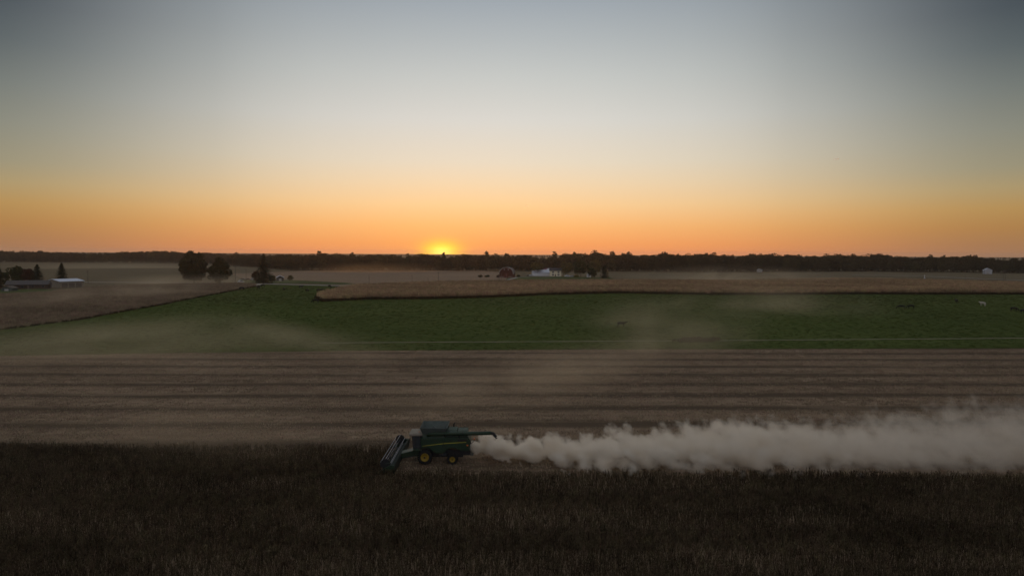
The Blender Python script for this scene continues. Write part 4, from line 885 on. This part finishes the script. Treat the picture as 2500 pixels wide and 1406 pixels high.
dn = m_('MULTIPLY', edge, sharp, clamp=True)
startf = m_('MULTIPLY', m_('ADD', X, .3), .5, clamp=True); endf = m_('MULTIPLY', m_('SUBTRACT', PL, X), .04, clamp=True)
thin = m_('DIVIDE', 4.2, m_('ADD', 1.0, m_('MULTIPLY', xs_, .07)))
t.links.new(m_('MULTIPLY', m_('MULTIPLY', dn, startf), m_('MULTIPLY', endf, thin)), v.inputs['Density'])
mb = MB(); zb = .02
def ring(x, w, h): return [mb.bm.verts.new((x, a, b)) for a, b in ((-w, zb), (w, zb), (w, h), (-w, h))]
rs = [ring(-.4, 2.6, 3.6), ring(10, 6.6, 6.2), ring(35, 10.0, 9.4), ring(PL, 12, 14.5)]
for A, B in zip(rs, rs[1:]):
    for k in range(4): mb.bm.faces.new((A[k], B[k], B[(k + 1) % 4], A[(k + 1) % 4]))
mb.bm.faces.new(rs[0]); mb.bm.faces.new(rs[-1][::-1])
pl = mb.build('dust_plume', pm, None, loc=(CX + 5.9, CY, 0)); tag(pl, 'thick pale dust plume billowing out behind the combine', kind='stuff')
pm.cycles.volume_step_rate = 0.10

def veil(name, px, py, size, h, dens, label, seed, col=(.85, .74, .62), nscale=.03, thr=.42, rot=0.0):
    p = at(px, py); m, t, v = volume_mat(name + '_air', col, .35)
    co = t.nodes.new('ShaderNodeTexCoord'); sz = (size[0] / 2, size[1] / 2, h)
    mp = t.nodes.new('ShaderNodeMapping'); mp.inputs['Scale'].default_value = (1 / sz[0], 1 / sz[1], 1 / sz[2]); t.links.new(co.outputs['Object'], mp.inputs[0])
    ln = t.nodes.new('ShaderNodeVectorMath'); ln.operation = 'LENGTH'; t.links.new(mp.outputs[0], ln.inputs[0])
    f0 = M('SUBTRACT', 1.0, ln.outputs['Value'], clamp=True, tree=t); f = M('MULTIPLY', M('MULTIPLY', f0, f0, tree=t), 1.8, tree=t)
    n = tex(t, co.outputs['Object'], nscale, 5, .58, off=(seed, seed * 1.7, 0), st=(.7, 1, 1.6)); n.inputs['Distortion'].default_value = 1.2
    g_ = M('MULTIPLY', M('SUBTRACT', n.outputs[0], thr, tree=t), 4.0, clamp=True, tree=t)
    t.links.new(M('MULTIPLY', M('MULTIPLY', f, g_, tree=t), dens * 2.0, tree=t), v.inputs['Density'])
    mb = MB(); g2 = bmesh.ops.create_uvsphere(mb.bm, u_segments=20, v_segments=10, radius=1); bmesh.ops.transform(mb.bm, matrix=Matrix.Diagonal((sz[0], sz[1], sz[2], 1)), verts=g2['verts'])
    o = mb.build(name, m, None, loc=(p.x, p.y, p.z - .3), rot=(0, 0, rot)); return tag(o, label, kind='stuff')
def wisp(a, b, wdt, h, dens, label, seed, **k):
    p, q = at(*a), at(*b); d = q - p; L = d.length * 1.25
    o = veil('dust_drift', (a[0] + b[0]) / 2, (a[1] + b[1]) / 2, (L, wdt), h, dens, label, seed, rot=math.atan2(d.y, d.x), **k)
    c = (p + q) / 2; o.location = (c.x, c.y, T(c.x, c.y) - .3)
WC = (.97, .80, .58)
wisp((900, 1050), (1560, 880), 46, 9, .020, 'thin dust streak slanting up from the combine across the stubble', 3, col=WC, nscale=.03, thr=.36)
wisp((1350, 930), (1850, 790), 50, 13, .012, 'dust streak slanting up over the right pasture', 9, nscale=.028, thr=.36, col=WC)
veil('dust_drift', 1560, 800, (60, 60), 14, .012, 'faint dust above the lone cow on the right pasture', 11, nscale=.035, thr=.38, col=WC)
veil('dust_drift', 1840, 760, (130, 90), 15, .012, 'broad dust veil over the right pasture', 43, nscale=.025, thr=.38, col=WC)
veil('dust_drift', 1800, 690, (230, 130), 17, .014, 'dust thinning out before the right woods', 41, nscale=.018, thr=.38, col=WC)
veil('dust_drift', 230, 865, (220, 120), 10, .010, 'broad haze of dust over the left edge of the pasture', 71, nscale=.02, thr=.36, col=WC)
wisp((-150, 874), (700, 765), 40, 9, .016, 'dust streak slanting over the left pasture', 14, nscale=.02, thr=.36, col=WC)
wisp((480, 755), (1150, 960), 30, 8, .011, 'dust streak running down from the pasture onto the stubble', 17, nscale=.025, thr=.36, col=WC)
wisp((-60, 770), (560, 705), 80, 11, .015, 'brown dust drifting over the left crop', 5, nscale=.02, col=WC)
wisp((230, 693), (740, 690), 55, 9, .028, 'low dust bank round the feet of the big trees', 22, nscale=.012, thr=.34, col=WC)
wisp((720, 664), (1120, 662), 80, 14, .016, 'low dust in front of the woods, tinted orange for the sunset glare', 31, col=(.99, .56, .26), nscale=.012, thr=.36)  # dust bank with the red sun glare put into its colour
wisp((0, 655), (640, 655), 130, 13, .006, 'pale mist lying on the far left fields', 61, nscale=.008, thr=.36, col=WC)
wisp((-100, 1075), (900, 1085), 44, 7, .018, 'faint dust along the edge of the uncut crop', 52, nscale=.02, thr=.36, col=WC)
# haze: closed box round the camera and the whole scene
hm, t, v = volume_mat('haze_air', (.95, .86, .78), .6); v.inputs['Density'].default_value = 7.5e-5
hm.cycles.homogeneous_volume = True
hz = MB().box(-4600, 4600, -90, 5100, -1.4, 36).build('haze', hm, None); tag(hz, 'thin evening haze over the fields', kind='stuff')

# ------------------------------------------------------------------ two contrails far away, outside the haze
m_con, t, v = volume_mat('ice_cloud', (1, .98, .95), .75); v.inputs['Density'].default_value = .03; m_con.cycles.homogeneous_volume = True
for px, py, L, sl_, lab in ((1285, 503, 10, -.25, 'short bright contrail low in the sky above the red barn'), (2041, 389, 14, .1, 'faint short contrail high on the right')):
    d = (RT * ((px - 1250) / F) + UP * (-(py - 703) / F) + FW) * 16000; k = 16000 / F
    o = MB().tube([(-L / 2 * k, 0, -sl_ * L / 2 * k), (0, 0, 0), (L / 2 * k, 0, sl_ * L / 2 * k)], 6, 8, 15).build('contrail', m_con, None, loc=(d.x, d.y, d.z + CAMH)); tag(o, lab, 'contrail')
